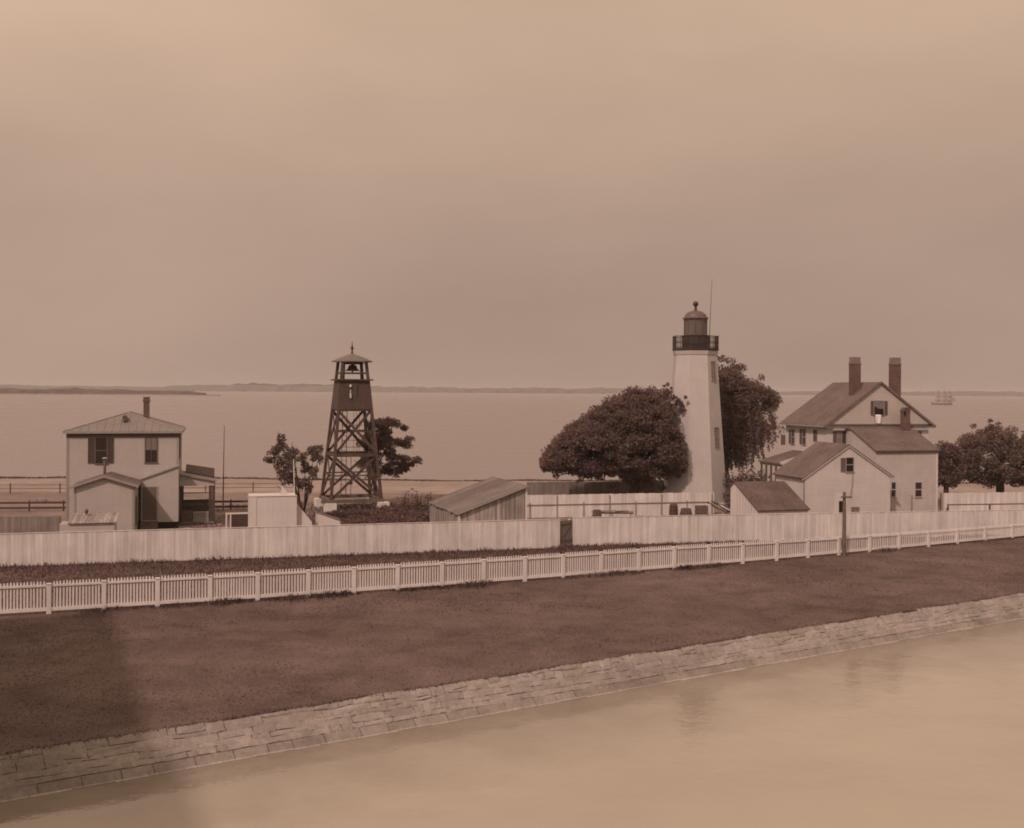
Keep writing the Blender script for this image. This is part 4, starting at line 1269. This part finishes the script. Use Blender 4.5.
# ------------------------------------------------------------------ trees
def grow_trunk(t, pts, rad, limbs, mat=M['bark']):
    m = MB(); m.tube(pts, rad, 9)
    for a, b, r in limbs:
        a, b = Vector(a), Vector(b); mid = (a + b) / 2 + Vector((random.uniform(-.2, .2), random.uniform(-.2, .2), .15 * (b - a).length))
        m.tube([a, mid, b], [r, r * .65, r * .3], 6)
    return m.build('trunk', mat, t, True)


def crown(t, blobs, leaf, per, mat, shell=.5, flat=0.0, droop=0.0, name='crown'):
    """blobs: (centre, (rx,ry,rz)); leaves through each one"""
    V = []; Fc = []; o = 0
    for c, r in blobs:
        n = int(per * (r[0] * r[1] * r[2]) ** (2 / 3) / .3) + 6
        B = in_ball(n, shell); P = B * np.array(r) + np.array(c)
        v, f = leaf_geo(P, leaf, flat, droop, B + np.array([0, 0, .35])); V.append(v); Fc.append(f + o); o += len(v)
    return raw(name, np.concatenate(V), np.concatenate(Fc), mat, t)


def profile_tree(name, label, Y, prof, base_px, leaf, nbl, br, per, mat, depth=1.0, group=None, extra=(), squash=.8, hole=0.0):
    """a crown filling an outline of real size (columns with top and bottom), as deep as it is high"""
    bx = W(base_px, 500, Y).x
    t = thing(name, label, 'tree', (bx, Y, 0), 0, group)
    cols = [(W(p, (a + b) / 2, Y).x - bx, W(p, a, Y).z, W(p, b, Y).z) for p, a, b in prof]
    xs = [c[0] for c in cols]
    hs = np.array([c[1] - c[2] for c in cols]); mid = (xs[0] + xs[-1]) / 2; half = (xs[-1] - xs[0]) / 2
    blobs = []; r = random.Random(sum(map(ord, label)))
    tries = 0
    while len(blobs) < nbl and tries < nbl * 30:
        tries += 1
        x = r.uniform(xs[0], xs[-1])
        zt = float(np.interp(x, xs, [c[1] for c in cols])); zb = float(np.interp(x, xs, [c[2] for c in cols]))
        h = (zt - zb) / 2; zc = (zt + zb) / 2
        dmax = depth * half * sqrt(max(.05, 1 - ((x - mid) / (half * 1.05)) ** 2))
        if r.random() > h / (hs.max() / 2) + .15: continue
        a = r.uniform(0, 2 * pi); q = r.uniform(.35, 1) ** .5
        rr = br * r.uniform(.6, 1.3)
        rr = min(rr, max(.2, h * .8))
        z = zc + sin(a) * q * max(.05, h - rr * .7); y = cos(a) * q * max(.3, dmax - rr * .6)
        blobs.append(((x, y, z), (rr * 1.1, rr * 1.1, rr * squash)))
    for (p, a, rp) in extra:
        w = W(p, a, Y); blobs.append(((w.x - bx, r.uniform(-.4, .4), w.z), (rp, rp, rp * .8)))
    return t, blobs, cols


big = [(541, 466, 468), (546, 455, 472), (551, 446, 474), (557, 437, 475), (564, 430, 473), (572, 423, 476), (580, 417, 477), (590, 410, 480), (600, 402, 481), (610, 397, 482), (618, 392, 484), (626, 388, 487), (634, 385, 489), (642, 384, 491), (650, 384, 489), (658, 386, 487), (665, 388, 483), (669, 410, 482), (674, 428, 481), (678, 438, 475), (682, 455, 468), (685, 464, 467)]
t, bl, cols = profile_tree('wind_swept_tree', 'broad dark wind shaped tree in front of the lighthouse, leaning left', 90.5, big, 632, .17, 420, .68, 58, M['leaf_dark'], .62,
                           extra=[(677, 402, .35), (682, 404, .3), (672, 398, .3), (683, 410, .3), (676, 414, .22), (670, 392, .25), (674, 397, .25), (680, 401, .25), (668, 396, .3), (672, 406, .3), (668, 384, .18), (664, 386, .2), (671, 388, .15), (685, 397, .2), (544, 470, .25), (556, 476, .3), (580, 480, .3), (612, 487, .35), (640, 493, .5), (650, 492, .4), (662, 487, .35), (630, 492, .35), (684, 470, .3), (678, 476, .25)])
crown(t, bl, .115, 170, M['leaf_dark'], .45)
grow_trunk(t, [(0, 0, 0), (.1, 0, 1.2), (.5, 0, 2.6), (1.4, .1, 5.0), (2.2, 0, 8.2), (3.0, 0, 9.6)], [.5, .42, .36, .28, .16, .05],
           [((.3, 0, 1.8), (-4.5, -.8, 3.4), .22), ((.5, 0, 2.6), (-3.2, 1, 5.5), .2), ((1, 0, 4), (-1.5, -1, 7.3), .16), ((.6, 0, 2.8), (3.8, -.5, 4), .17), ((2, 0, 6.5), (3.9, 0, 8.6), .07), ((2, 0, 7.0), (2.9, 0, 10.2), .05), ((-1.5, 0, 2.6), (-6, .3, 2.6), .12)])

willow = [(690, 384, 455), (698, 370, 462), (708, 361, 467), (716, 358, 455), (724, 358, 450), (732, 360, 446), (738, 365, 440), (744, 371, 432), (750, 370, 428), (757, 373, 424), (764, 381, 416), (771, 389, 411), (776, 396, 408), (779, 400, 404)]
t, bl, cols = profile_tree('willow_tree', 'tall drooping willow tree behind the lighthouse', 100.5, willow, 724, .17, 210, .75, 50, M['leaf_mid'], .6,
                           extra=[(742, 368, .5), (760, 378, .4), (772, 398, .4), (714, 359, .5), (722, 359, .5), (730, 361, .5), (706, 362, .5), (737, 366, .5)])
bl = [b for b in bl if random.random() < (.95 if b[0][2] > 7 else .6 if b[0][2] > 5.5 else .12) * (.6 if b[0][0] > 2.6 else 1)]
# hanging strands
rs = random.Random(12); strands = []
Vs = []; Fs_ = []; of = 0
for k in range(340):
    px = 694 + 80 * rs.random() ** 1.1; 
    top = np.interp(px, [690, 745, 778], [395, 405, 398]) + rs.uniform(0, 35); bot = np.interp(px, [690, 716, 740, 752, 765, 778], [462, 474, 470, 462, 446, 420]) - rs.uniform(0, 22)
    y = rs.uniform(-3.2, 3.2)
    if rs.random() < .5: px = 694 + 6 * round((px - 694) / 6) + rs.uniform(-1.2, 1.2)
    a = W(px, top, 100.5); b = W(px + rs.uniform(-1, 3), bot, 100.5)
    L = max(.5, a.z - b.z); n = int(L * 34)
    s = np.linspace(0, 1, n)
    P = np.stack([a.x - t.location.x + (b.x - a.x) * s + .14 * np.sin(s * 5 + k), np.full(n, y) + .1 * np.cos(s * 4 + k), a.z - L * s], 1) + rng.normal(size=(n, 3)) * (.14 * (1 - s * .5))[:, None]
    v, f = leaf_geo(P, .11, 0, 1.6); Vs.append(v); Fs_.append(f + of); of += len(v)
raw('strands', np.concatenate(Vs), np.concatenate(Fs_), M['leaf_mid'], t)
crown(t, bl, .115, 130, M['leaf_mid'], .45, 0, .5)
grow_trunk(t, [(0, 0, 0), (0, 0, 2.5), (.2, 0, 5), (-.2, .1, 8), (-.4, 0, 9.8)], [.5, .42, .36, .2, .06],
           [((0, 0, 3.5), (2.6, .4, 8.5), .2), ((.1, 0, 4.5), (3.0, -.5, 8.6), .13), ((0, 0, 5), (-2.2, .5, 10), .17), ((0, 0, 7), (1.0, -1, 10.3), .1), ((1.5, 0, 6.5), (4.4, 0, 8.2), .08)])

rt1 = [(958, 445, 478), (963, 435, 483), (970, 428, 486), (978, 425, 488), (986, 423, 489), (995, 422, 488), (1004, 426, 487), (1014, 424, 488), (1026, 428, 488), (1040, 436, 486), (1054, 452, 480)]
t, bl, _ = profile_tree('round_tree', 'wide rounded tree at the right edge beyond the white house', 98, rt1, 1000, .16, 230, .66, 50, M['leaf_far'], .55, extra=[(975, 426, .3), (990, 421, .3), (1000, 423, .25)])
crown(t, bl, .12, 120, M['leaf_far'], .5)
grow_trunk(t, [(0, 0, 0), (0, 0, 1.5), (.1, 0, 3), (0, 0, 5.4)], [.4, .34, .26, .1], [((0, 0, 1.3), (-2.5, 0, 4), .16), ((0, 0, 1.8), (2.4, .4, 4.2), .16), ((0, 0, 2), (-1.2, -.6, 5.4), .12)])
rt2 = [(932, 446, 486), (938, 441, 489), (945, 438, 490), (951, 440, 489), (956, 446, 487), (961, 456, 482)]
t, bl, _ = profile_tree('round_tree', 'smaller dark tree touching the right wall of the white house', 95, rt2, 946, .16, 80, .55, 55, M['leaf_dark'], .8)
crown(t, bl, .12, 120, M['leaf_dark'], .5)
grow_trunk(t, [(0, 0, 0), (0, 0, 1.2), (.1, 0, 3)], [.28, .22, .1], [((0, 0, .9), (-1, 0, 2.8), .1), ((0, 0, 1), (1, .3, 3), .1)])


def lobe_tree(name, label, cat, Y, base_px, lobes, leaf, per, mat, trunk, limbs, sub=5, flat=0.0, depth=.8, shell=.5):
    bx = W(base_px, 500, Y).x
    t = thing(name, label, cat, (bx, Y, 0)); k = Y / F; r = random.Random(sum(map(ord, label))); blobs = []
    for px, py, rx, ry in lobes:
        c = W(px, py, Y); R_x, R_z = rx * k, ry * k
        for i in range(sub):
            a = r.uniform(0, 2 * pi); q = r.uniform(.2, .75)
            blobs.append(((c.x - bx + R_x * q * cos(a), r.uniform(-1, 1) * R_x * depth, c.z + R_z * q * sin(a)), (R_x * .5, R_x * .5, R_z * .5)))
    crown(t, blobs, leaf, per, mat, shell, flat)
    if trunk: grow_trunk(t, trunk, [.2 - .16 * i / (len(trunk) - 1) for i in range(len(trunk))], limbs)
    return t


Z = lambda zx, zy: (300 + zx / 4.73, 335 + zy / 4.73)
pl = [(*Z(440, 420), 15, 7), (*Z(400, 445), 12, 8), (*Z(490, 440), 5, 4), (*Z(490, 505), 12, 6.5), (*Z(405, 510), 16, 9), (*Z(320, 500), 12, 9), (*Z(525, 595), 12, 6.5), (*Z(455, 590), 10, 6), (*Z(430, 640), 14, 7), (*Z(330, 610), 15, 9), (*Z(360, 655), 10, 6), (*Z(480, 635), 9, 5), (*Z(375, 475), 14, 9), (*Z(345, 560), 13, 9), (*Z(410, 565), 9, 6), (*Z(360, 420), 9, 6)]
lobe_tree('pine_tree', 'small windswept tree with flat layered foliage behind the bell tower', 'tree', 93, 375, pl, .11, 150, M['leaf_dark'],
          [(0, 0, 0), (.0, 0, 1.5), (-.1, 0, 3), (.3, 0, 5), (.8, 0, 7)], [((0, 0, 2.2), (2.6, 0, 3.6), .09), ((0, 0, 3), (2.4, .2, 5.4), .08), ((0, 0, 2.4), (-1.8, 0, 3.6), .08), ((0, 0, 3.2), (-1.5, 0, 5.4), .07)], 9, .25, .9)
Z2 = lambda zx, zy: (260 + zx / 6.02, 420 + zy / 6.02)
sl = [(*Z2(128, 115), 4.5, 6), (*Z2(130, 160), 8, 5), (*Z2(80, 190), 7, 5), (*Z2(60, 240), 6, 3.5), (*Z2(185, 190), 8, 6), (*Z2(120, 250), 8, 8), (*Z2(185, 270), 7, 8), (*Z2(150, 330), 9, 9), (*Z2(190, 360), 6, 7), (*Z2(255, 220), 7, 6), (*Z2(310, 190), 6, 6), (*Z2(350, 175), 5, 5), (*Z2(345, 230), 7, 6), (*Z2(280, 290), 6, 7), (*Z2(250, 370), 6, 8), (*Z2(320, 320), 5, 8), (*Z2(290, 400), 5, 6)]
lobe_tree('fig_shrub', 'straggly many stemmed leafy shrub between the white shed and the bell tower', 'shrub', 78, 302, [(a, b, c * 1.12, d * 1.12) for a, b, c, d in sl], .11, 85, M['leaf_pale'],
          [(0, 0, 0), (-.1, 0, 1.2), (-.5, 0, 2.6), (-1.2, 0, 4.5)],
          [((0, 0, .3), (-1.4, 0, 4), .07), ((0, 0, .3), (.7, .2, 4.4), .06), ((0, 0, .2), (.3, -.2, 3.4), .05), ((0, 0, .6), (-.8, .3, 5.8), .06), ((0, 0, .3), (1.2, 0, 4.8), .05), ((0, 0, .3), (-1.8, 0, 2.8), .05), ((.1, 0, .2), (.15, 0, 4.2), .05)], 11, 0, .8, .6)
o = W(295.5, 516, 74)
b = MB().tube([(0, 0, 0), (-.08, 0, 2.5), (-.15, 0, 4.9)], [.05, .045, .03], 8).build('pole', M['wtrim']); b.location = (o.x, o.y, 0)
tag(b, 'thin pale pole standing against the leafy shrub beside the white shed', 'pole')

# bushes
def bush(label, px, py, Y, w, h, leaf, per, mat, name='bush', group=None):
    c = W(px, py, Y); t = thing(name, label, 'bush', (c.x, Y, 0), 0, group); r = random.Random(int(px * 7))
    bl = []
    for i in range(max(4, int(w * 9))):
        bl.append(((r.uniform(-w, w) * .8, r.uniform(-.6, .6), h * r.uniform(.2, .82)), (w * .3 + .15, .45, h * .22 + .08)))
    crown(t, bl, leaf, per, mat, .5, name='foliage')
    m = MB()
    for i in range(6): m.tube([(r.uniform(-.2, .2), r.uniform(-.2, .2), 0), (r.uniform(-w, w) * .8, r.uniform(-.3, .3), h * .85)], [.025, .008], 5)
    m.build('stem', M['bark'], t)
    return t


bush('sparse upright bush right of the bell tower, beside the beach', 405, 500, 88, .7, 1.75, .09, 24, M['leaf_pale'])
bush('taller sparse bush between the bell tower and the plank shed', 417, 500, 86, .75, 1.85, .09, 26, M['leaf_pale'])
bush('small sparse bush behind the roof of the plank shed', 432, 500, 88, .55, 1.6, .09, 24, M['leaf_pale'])
bush('dark bush at the foot of the lighthouse by the low shed', 730, 500, 88, .55, 2.3, .11, 90, M['leaf_dark'])
bush('long dark hedge behind the low shed, before the veranda', 743, 500, 91, 1.9, 3.1, .12, 110, M['leaf_dark'], 'hedge')
bush('dark bush below the leafy shrub beside the white shed', 309, 500, 75, .45, 1.25, .1, 60, M['leaf_dark'])


def scatter(name, label, cat, pts, hts, mat, width=.03, lean=.5):
    n = len(pts)
    a = rng.uniform(0, 2 * pi, n); d = np.stack([np.cos(a), np.sin(a), np.zeros(n)], 1)
    tip = rng.normal(size=(n, 2)) * lean
    P = np.asarray(pts); hts = np.asarray(hts)[:, None]
    w = width * rng.uniform(.6, 1.4, size=(n, 1))
    T = P + np.concatenate([tip * hts, hts], 1)
    Mid = P + np.concatenate([tip * hts * .35, hts * .6], 1)
    V = np.stack([P - d * w, P + d * w, Mid + d * w * .7, T, Mid - d * w * .7], 1).reshape(-1, 3)
    b = np.arange(n)[:, None] * 5
    o = raw(name, V, np.concatenate([b + np.array([[0, 1, 2, 4]])]), mat)
    # tip triangles are joined in a second pass
    me = o.data
    bm = bmesh.new(); bm.from_mesh(me); bm.verts.ensure_lookup_table()
    bm.free()
    return tag(o, label, cat, None, 'stuff')


def blades(name, label, cat, P, hts, mat, width, lean):
    n = len(P); a = rng.uniform(0, 2 * pi, n); d = np.stack([np.cos(a), np.sin(a), np.zeros(n)], 1)
    hts = hts[:, None]; tip = rng.normal(size=(n, 2)) * lean
    w = width * rng.uniform(.6, 1.4, size=(n, 1))
    T = P + np.concatenate([tip * hts, hts], 1); Q = P + np.concatenate([tip * hts * .3, hts * .55], 1)
    V = np.stack([P - d * w, P + d * w, Q + d * w * .75, T, Q - d * w * .75], 1).reshape(-1, 3)
    o = raw(name, V, np.arange(5 * n).reshape(-1, 5), mat)
    return tag(o, label, cat, None, 'stuff')


# short grass of the bank: between moat edge and picket fence
pp = np.array([(p.x, p.y) for p in path])
N = 260000
X = rng.uniform(-32, 44, N); Y = rng.uniform(18, 76, N)
dm = (X - mo.x) * mn.x + (Y - mo.y) * mn.y                      # <0 = land side
fy = np.interp(X, pp[:, 0], pp[:, 1])
ok = (dm < -.02) & (Y < fy + .3) & (X > -.5 * Y - 1) & (X < .5 * Y + 1)
X, Y, dm, fy = X[ok], Y[ok], dm[ok], fy[ok]
# coarse random patches
def vnoise(x, y, s, seed):
    g = np.random.default_rng(seed).uniform(0, 1, (64, 64))
    u, v = (x / s) % 64, (y / s) % 64; i, j = u.astype(int) % 64, v.astype(int) % 64; a, b = u % 1, v % 1
    a = a * a * (3 - 2 * a); b = b * b * (3 - 2 * b); i2, j2 = (i + 1) % 64, (j + 1) % 64
    return (g[i, j] * (1 - a) + g[i2, j] * a) * (1 - b) + (g[i, j2] * (1 - a) + g[i2, j2] * a) * b
pn = .5 * vnoise(X, Y, 2.2, 1) + .5 * vnoise(X, Y, .7, 2)
h = .022 + .04 * pn ** 2 * rng.uniform(.6, 1.4, len(X))
blades('grass', 'short dark mown grass covering the bank above the moat wall', 'grass', np.stack([X, Y, np.zeros(len(X))], 1), h, M['grass'], .013, 1.2)
# ragged tufts on the wall's edge and along the picket fence foot
n = 6000
s = rng.uniform(-14, 62, n); d = -np.abs(rng.normal(size=n)) * .12 + .03
P = np.stack([mo.x + mdir.x * s + mn.x * d, mo.y + mdir.y * s + mn.y * d, np.zeros(n)], 1)
k = rng.uniform(0, 1, 15000); xx = np.interp(k, np.linspace(0, 1, len(pp)), pp[:, 0]); yy = np.interp(k, np.linspace(0, 1, len(pp)), pp[:, 1])
cl_ = vnoise(xx, yy, 1.6, 5); dd = -np.abs(rng.normal(size=len(k))) * .55 * cl_ + .1
P2 = np.stack([xx, yy + dd, np.zeros(len(k))], 1)
P2 = P2[cl_ > .38]; h2 = (.06 + .26 * np.clip(cl_ - .38, 0, 1) * 1.5) * 1.0
h2 = h2[cl_ > .38] * rng.uniform(.5, 1.4, len(P2))
PP = np.concatenate([P, P2]); hh = np.concatenate([rng.uniform(.02, .08, n), h2])
blades('grass_tufts', 'ragged grass tufts along the wall edge and the foot of the picket fence', 'grass', PP, hh, M['grass'], .014, .6)
# weeds between the two fences and along the board fence
n = 90000
X = rng.uniform(-36, 48, n)
fy = np.interp(X, pp[:, 0], pp[:, 1])
by = np.where(X < 3.3, bf_l1.y + (X - bf_l1.x) * (dl.y / dl.x), bf_r0.y + (X - bf_r0.x) * (dr.y / dr.x)) - .06
u = rng.uniform(0, 1, n) ** .7
Y = fy + .2 + (by - fy - .2) * u
gap = by - Y
pn = .6 * vnoise(X, Y, 1.4, 8) + .4 * vnoise(X, Y, .5, 9)
h = (.10 + .22 * np.exp(-gap / .6) * .55) * (.4 + 1.2 * pn) * rng.uniform(.5, 1.3, n)
ok = by > fy + .3
blades('weeds', 'dark rough weeds growing between the picket fence and the board fence', 'weeds', np.stack([X, Y, np.zeros(n)], 1)[ok], h[ok], M['weed'], .02, .45)
# rank weed bed round the bell tower
n = 70000
Y = rng.uniform(67.5, 89, n); px = rng.uniform(322, 434, n)
X = (px - 512) / F * Y
pn = .5 * vnoise(X, Y, 1.5, 21) + .5 * vnoise(X, Y, .5, 22)
h = (.15 + .75 * pn ** 1.5) * rng.uniform(.4, 1.2, n) * np.interp(px, [322, 345, 385, 425, 436], [.35, .6, 1.0, 1.15, .9])
ok = ~((px > 428) & (Y < 79.5)) & ~((px < 342) & (Y < 71)) & ~((px < 346) & (Y > 83) & (pn < .5))
v, f = leaf_geo(np.stack([X, Y, h * rng.uniform(.2, 1, n)], 1)[ok], .09)
tag(raw('weed_bed', v, f, M['weed']), 'dark rank weed bed covering the ground round the bell tower', 'weeds', None, 'stuff')
# thin grass in the yard and dune grass, wrack line at the beach edge
n = 60000
Y = rng.uniform(66, 108, n); X = rng.uniform(-.52, .52, n) * Y
pn = .6 * vnoise(X, Y, 5, 31) + .4 * vnoise(X, Y, 1.2, 32)
by = np.where(X < 3.3, bf_l1.y + (X - bf_l1.x) * (dl.y / dl.x), bf_r0.y + (X - bf_r0.x) * (dr.y / dr.x))
ok = (Y > by + .4) & (pn > .55) & (Y < 93)
blades('yard_grass', 'thin grass patches scattered over the yard behind the fences', 'grass', np.stack([X, Y, np.zeros(n)], 1)[ok], (.08 + .2 * rng.uniform(0, 1, n))[ok], M['grass'], .03, .6)
n = 26000
X = rng.uniform(-75, 80, n); e = 118.5 + .6 * np.sin(X * .13) + .4 * np.sin(X * .41 + 1)
Y = e - .8 + rng.normal(size=n) * .5; pn = vnoise(X, Y * 0 + 3, 1.8, 41)
ok = pn > -1
h = (.04 + .22 * pn ** 2) * rng.uniform(.3, 1, n)
v, f = leaf_geo(np.stack([X, Y, -.08 + h], 1)[ok], .09)
tag(raw('wrack', v, f, M['weed']), 'dark wrack and beach grass along the edge of the sea', 'beach grass', None, 'stuff')

# ------------------------------------------------------------------ far shore and headland
def far_ridge(name, label, Y0, x0, x1, base_h, seed, thick, step=14, fade=None):
    r = random.Random(seed); m = MB(); n = int((x1 - x0) / step)
    hs = []; hcur = base_h
    for i in range(n + 1):
        x = x0 + (x1 - x0) * i / n
        hcur += r.uniform(-1, 1) * base_h * .12; hcur += (base_h - hcur) * .08
        hh = hcur * (1 + .08 * sin(x * .004) + .05 * sin(x * .017))
        if fade: hh *= fade(x)
        hs.append((x, max(.4, hh + r.uniform(-.06, .06) * base_h)))
    rows = [(0, 0), (thick * .15, .75), (thick * .5, 1.0), (thick, .9), (thick * 1.02, 0)]
    vs = []
    for x, h in hs:
        for dy, q in rows: vs.append((x, Y0 + dy + r.uniform(-.1, .1) * thick, -1.4 + (h + 1.4) * q * (1 if q == 0 else r.uniform(.9, 1.06))))
    k = len(rows); fs = []
    for i in range(n):
        for j in range(k - 1): fs.append((i * k + j, (i + 1) * k + j, (i + 1) * k + j + 1, i * k + j + 1))
    m.add(vs, fs)
    return tag(m.build(name, M['woods']), label, 'woods', None, 'stuff')


far_ridge('far_woods', 'low hazy wooded far shore along the horizon', 4300, -2900, 2900, 19.5, 4, 300, 22, lambda x: float(np.interp(x, [-2900, -500, 300, 900, 1800, 2900], [1.15, 1.1, .95, .8, .7, .65])))
far_ridge('headland_woods', 'darker nearer wooded headland on the left reaching into the sea', 1650, -1100, -478, 8.0, 6, 70, 7, lambda x: float(np.interp(x, [-700, -520, -495, -478], [1, 1, .8, .45])))
m = MB(); 
pts = [(-1200, 1640), (-470, 1640), (-446, 1652), (-440, 1660), (-470, 1668), (-1200, 1740)]
m.prism([(x, y, -1.6) for x, y in pts], (0, 0, 2.3)); tag(m.build('headland', M['sand']), 'low point of land under the headland woods', 'headland', None, 'structure')
# schooner
o = W(942, 404.5, 1000); o = Vector((o.x, 1000))
shp = thing('sailing_ship', 'faint sailing ship under full canvas far out on the right', 'ship', (o.x, o.y, -1.0), 0)
m = MB()
hull = []
st = [(-10, .3, 2.6), (-8.5, 1.7, 2.0), (-4, 2.4, 1.6), (2, 2.5, 1.6), (6, 1.9, 1.9), (9.2, .5, 2.5)]
vs = []
for x, b, h in st: vs += [(x, -b, h), (x * .95, -b * .7, -.3), (x * .95, b * .7, -.3), (x, b, h)]
fs = []
for i in range(len(st) - 1):
    for j in range(4): fs.append((i * 4 + j, (i + 1) * 4 + j, (i + 1) * 4 + (j + 1) % 4, i * 4 + (j + 1) % 4))
fs += [(0, 1, 2, 3), (20, 23, 22, 21)]
m.add(vs, fs); m.build('hull', M['hull'], shp)
for x, h in ((-4, 14), (2, 15), (6.5, 12.5)): MB().tube([(x, 0, 1), (x, 0, h)], [.2, .1], 6).build('mast', M['hull'], shp)
for x in (-4.0, 2.0, 6.3):
    for z0, z1, w0, w1 in ((2.8, 6.6, 3.0, 2.7), (6.8, 10, 2.6, 2.2), (10.2, 13, 2.0, 1.5)):
        m = MB(); n = 6; vs = []
        for i in range(n + 1):
            for j in range(n + 1):
                u, v = i / n * 2 - 1, j / n; w = w0 + (w1 - w0) * v
                vs.append((x + u * w * .85, -.5 - .9 * (1 - u * u) * (1 - (2 * v - 1) ** 2 * .6), z0 + (z1 - z0) * v))
        nv = len(vs); vs += [(a, b + .04, c) for a, b, c in vs]
        f1 = [(i * 7 + j, (i + 1) * 7 + j, (i + 1) * 7 + j + 1, i * 7 + j + 1) for i in range(6) for j in range(6)]
        m.add(vs, f1 + [tuple(nv + q for q in f[::-1]) for f in f1]); m.build('sail', M['sail'], shp)
m = MB(); m.tube([(9, 0, 2.4), (13, 0, 3.6)], [.15, .06], 6); m.build('bowsprit', M['hull'], shp)
m = MB(); m.prism([(12.8, 0, 3.7), (7.0, 0, 10.5), (8.4, 0, 3.2)], (0, .05, 0)); m.build('jib', M['sail'], shp)

# ------------------------------------------------------------------ haze
hz = MB(); hz.box(-5200, 5200, -300, 5200, -2.8, 21.5)
hm = bpy.data.materials.new('haze_air'); hm.use_nodes = True; nt = hm.node_tree; nt.nodes.clear()
ou = nt.nodes.new('ShaderNodeOutputMaterial'); pv = nt.nodes.new('ShaderNodeVolumePrincipled')
pv.inputs['Color'].default_value = (.93, .92, .91, 1); pv.inputs['Density'].default_value = 1.9e-4; pv.inputs['Anisotropy'].default_value = 0.0
nt.links.new(pv.outputs[0], ou.inputs['Volume'])
ho = hz.build('haze', hm); tag(ho, 'pale haze over the water and far shore', 'haze', None, 'stuff')

# ------------------------------------------------------------------ sky and sun
SEP = (1.0, .70, .545)
w = bpy.data.worlds.new('World'); sc.world = w; w.use_nodes = True
nt = w.node_tree; nt.nodes.clear()
wo = nt.nodes.new('ShaderNodeOutputWorld'); bg = nt.nodes.new('ShaderNodeBackground')
sky = nt.nodes.new('ShaderNodeTexSky'); sky.sky_type = 'NISHITA'; sky.sun_disc = False
sky.sun_elevation = R(SUN_EL); sky.sun_rotation = R(180 + SUN_AZ); sky.dust_density = 6.0; sky.air_density = 1.0
bw = nt.nodes.new('ShaderNodeRGBToBW'); nt.links.new(sky.outputs[0], bw.inputs[0])
# veil of even haze over the clear sky, slightly mottled by thin cloud
tc = nt.nodes.new('ShaderNodeTexCoord')
mp = nt.nodes.new('ShaderNodeMapping'); mp.inputs['Scale'].default_value = (1.2, 1.2, 3.5); nt.links.new(tc.outputs['Generated'], mp.inputs[0])
nz = nt.nodes.new('ShaderNodeTexNoise'); nz.inputs['Scale'].default_value = 2.2; nz.inputs['Detail'].default_value = 5; nt.links.new(mp.outputs[0], nz.inputs['Vector'])
mr_ = nt.nodes.new('ShaderNodeMapRange'); nt.links.new(nz.outputs['Fac'], mr_.inputs[0])
for i, v in enumerate((.3, .7, 9.8, 11.6)): mr_.inputs[i + 1].default_value = v
mx = nt.nodes.new('ShaderNodeMix'); mx.data_type = 'FLOAT'; mx.inputs[0].default_value = .9
# the veil is brighter overhead, as under thin overcast
sx = nt.nodes.new('ShaderNodeSeparateXYZ'); nt.links.new(tc.outputs['Generated'], sx.inputs[0])
cr = nt.nodes.new('ShaderNodeFloatCurve'); cv = cr.mapping.curves[0]
pts_ = ((0, .40), (.10, .405), (.19, .455), (.30, .56), (.6, .70), (1, .78))
cv.points[0].location = pts_[0]; cv.points[1].location = pts_[-1]
for p_ in pts_[1:-1]: cv.points.new(*p_)
cr.mapping.update(); nt.links.new(sx.outputs[2], cr.inputs['Value'])
ml_ = nt.nodes.new('ShaderNodeMath'); ml_.operation = 'MULTIPLY'; nt.links.new(mr_.outputs[0], ml_.inputs[0]); nt.links.new(cr.outputs[0], ml_.inputs[1])
la = nt.nodes.new('ShaderNodeMapRange'); la.interpolation_type = 'SMOOTHSTEP'; nt.links.new(sx.outputs[0], la.inputs[0])
for i, v in enumerate((-.45, .1, 1.10, 1.0)): la.inputs[i + 1].default_value = v
m2_ = nt.nodes.new('ShaderNodeMath'); m2_.operation = 'MULTIPLY'; nt.links.new(ml_.outputs[0], m2_.inputs[0]); nt.links.new(la.outputs[0], m2_.inputs[1]); ml_ = m2_
nt.links.new(bw.outputs[0], mx.inputs[2]); nt.links.new(ml_.outputs[0], mx.inputs[3])
mc = nt.nodes.new('ShaderNodeMix'); mc.data_type = 'RGBA'; mc.inputs[6].default_value = (*SEP, 1); mc.inputs[7].default_value = (1, .70, .50, 1)
mrc = nt.nodes.new('ShaderNodeMapRange'); nt.links.new(sx.outputs[2], mrc.inputs[0]); mrc.inputs[1].default_value = .12; mrc.inputs[2].default_value = .34; nt.links.new(mrc.outputs[0], mc.inputs[0])
sc_ = nt.nodes.new('ShaderNodeVectorMath'); sc_.operation = 'SCALE'; nt.links.new(mc.outputs[2], sc_.inputs[0])
nt.links.new(mx.outputs[0], sc_.inputs['Scale'])
nt.links.new(sc_.outputs[0], bg.inputs[0]); bg.inputs[1].default_value = .1
nt.links.new(bg.outputs[0], wo.inputs[0])

sd = bpy.data.lights.new('sun', 'SUN'); sd.energy = 2.25; sd.angle = R(2.8); sd.color = (1.0, .745, .635)
so = bpy.data.objects.new('sun', sd); COL.objects.link(so)
dirv = Vector((sin(R(SUN_AZ)) * cos(R(SUN_EL)), cos(R(SUN_AZ)) * cos(R(SUN_EL)), -sin(R(SUN_EL))))
so.rotation_euler = dirv.to_track_quat('-Z', 'Y').to_euler(); so.location = (-40, -60, 80)

sc.view_settings.view_transform = 'Standard'; sc.view_settings.look = 'None'
sc.view_settings.exposure = 0.0; sc.view_settings.gamma = 1.0; sc.view_settings.use_curve_mapping = False
sc.cycles.volume_bounces = 0; sc.cycles.max_bounces = 6; sc.cycles.transparent_max_bounces = 4
sc.cycles.filter_width = 1.8
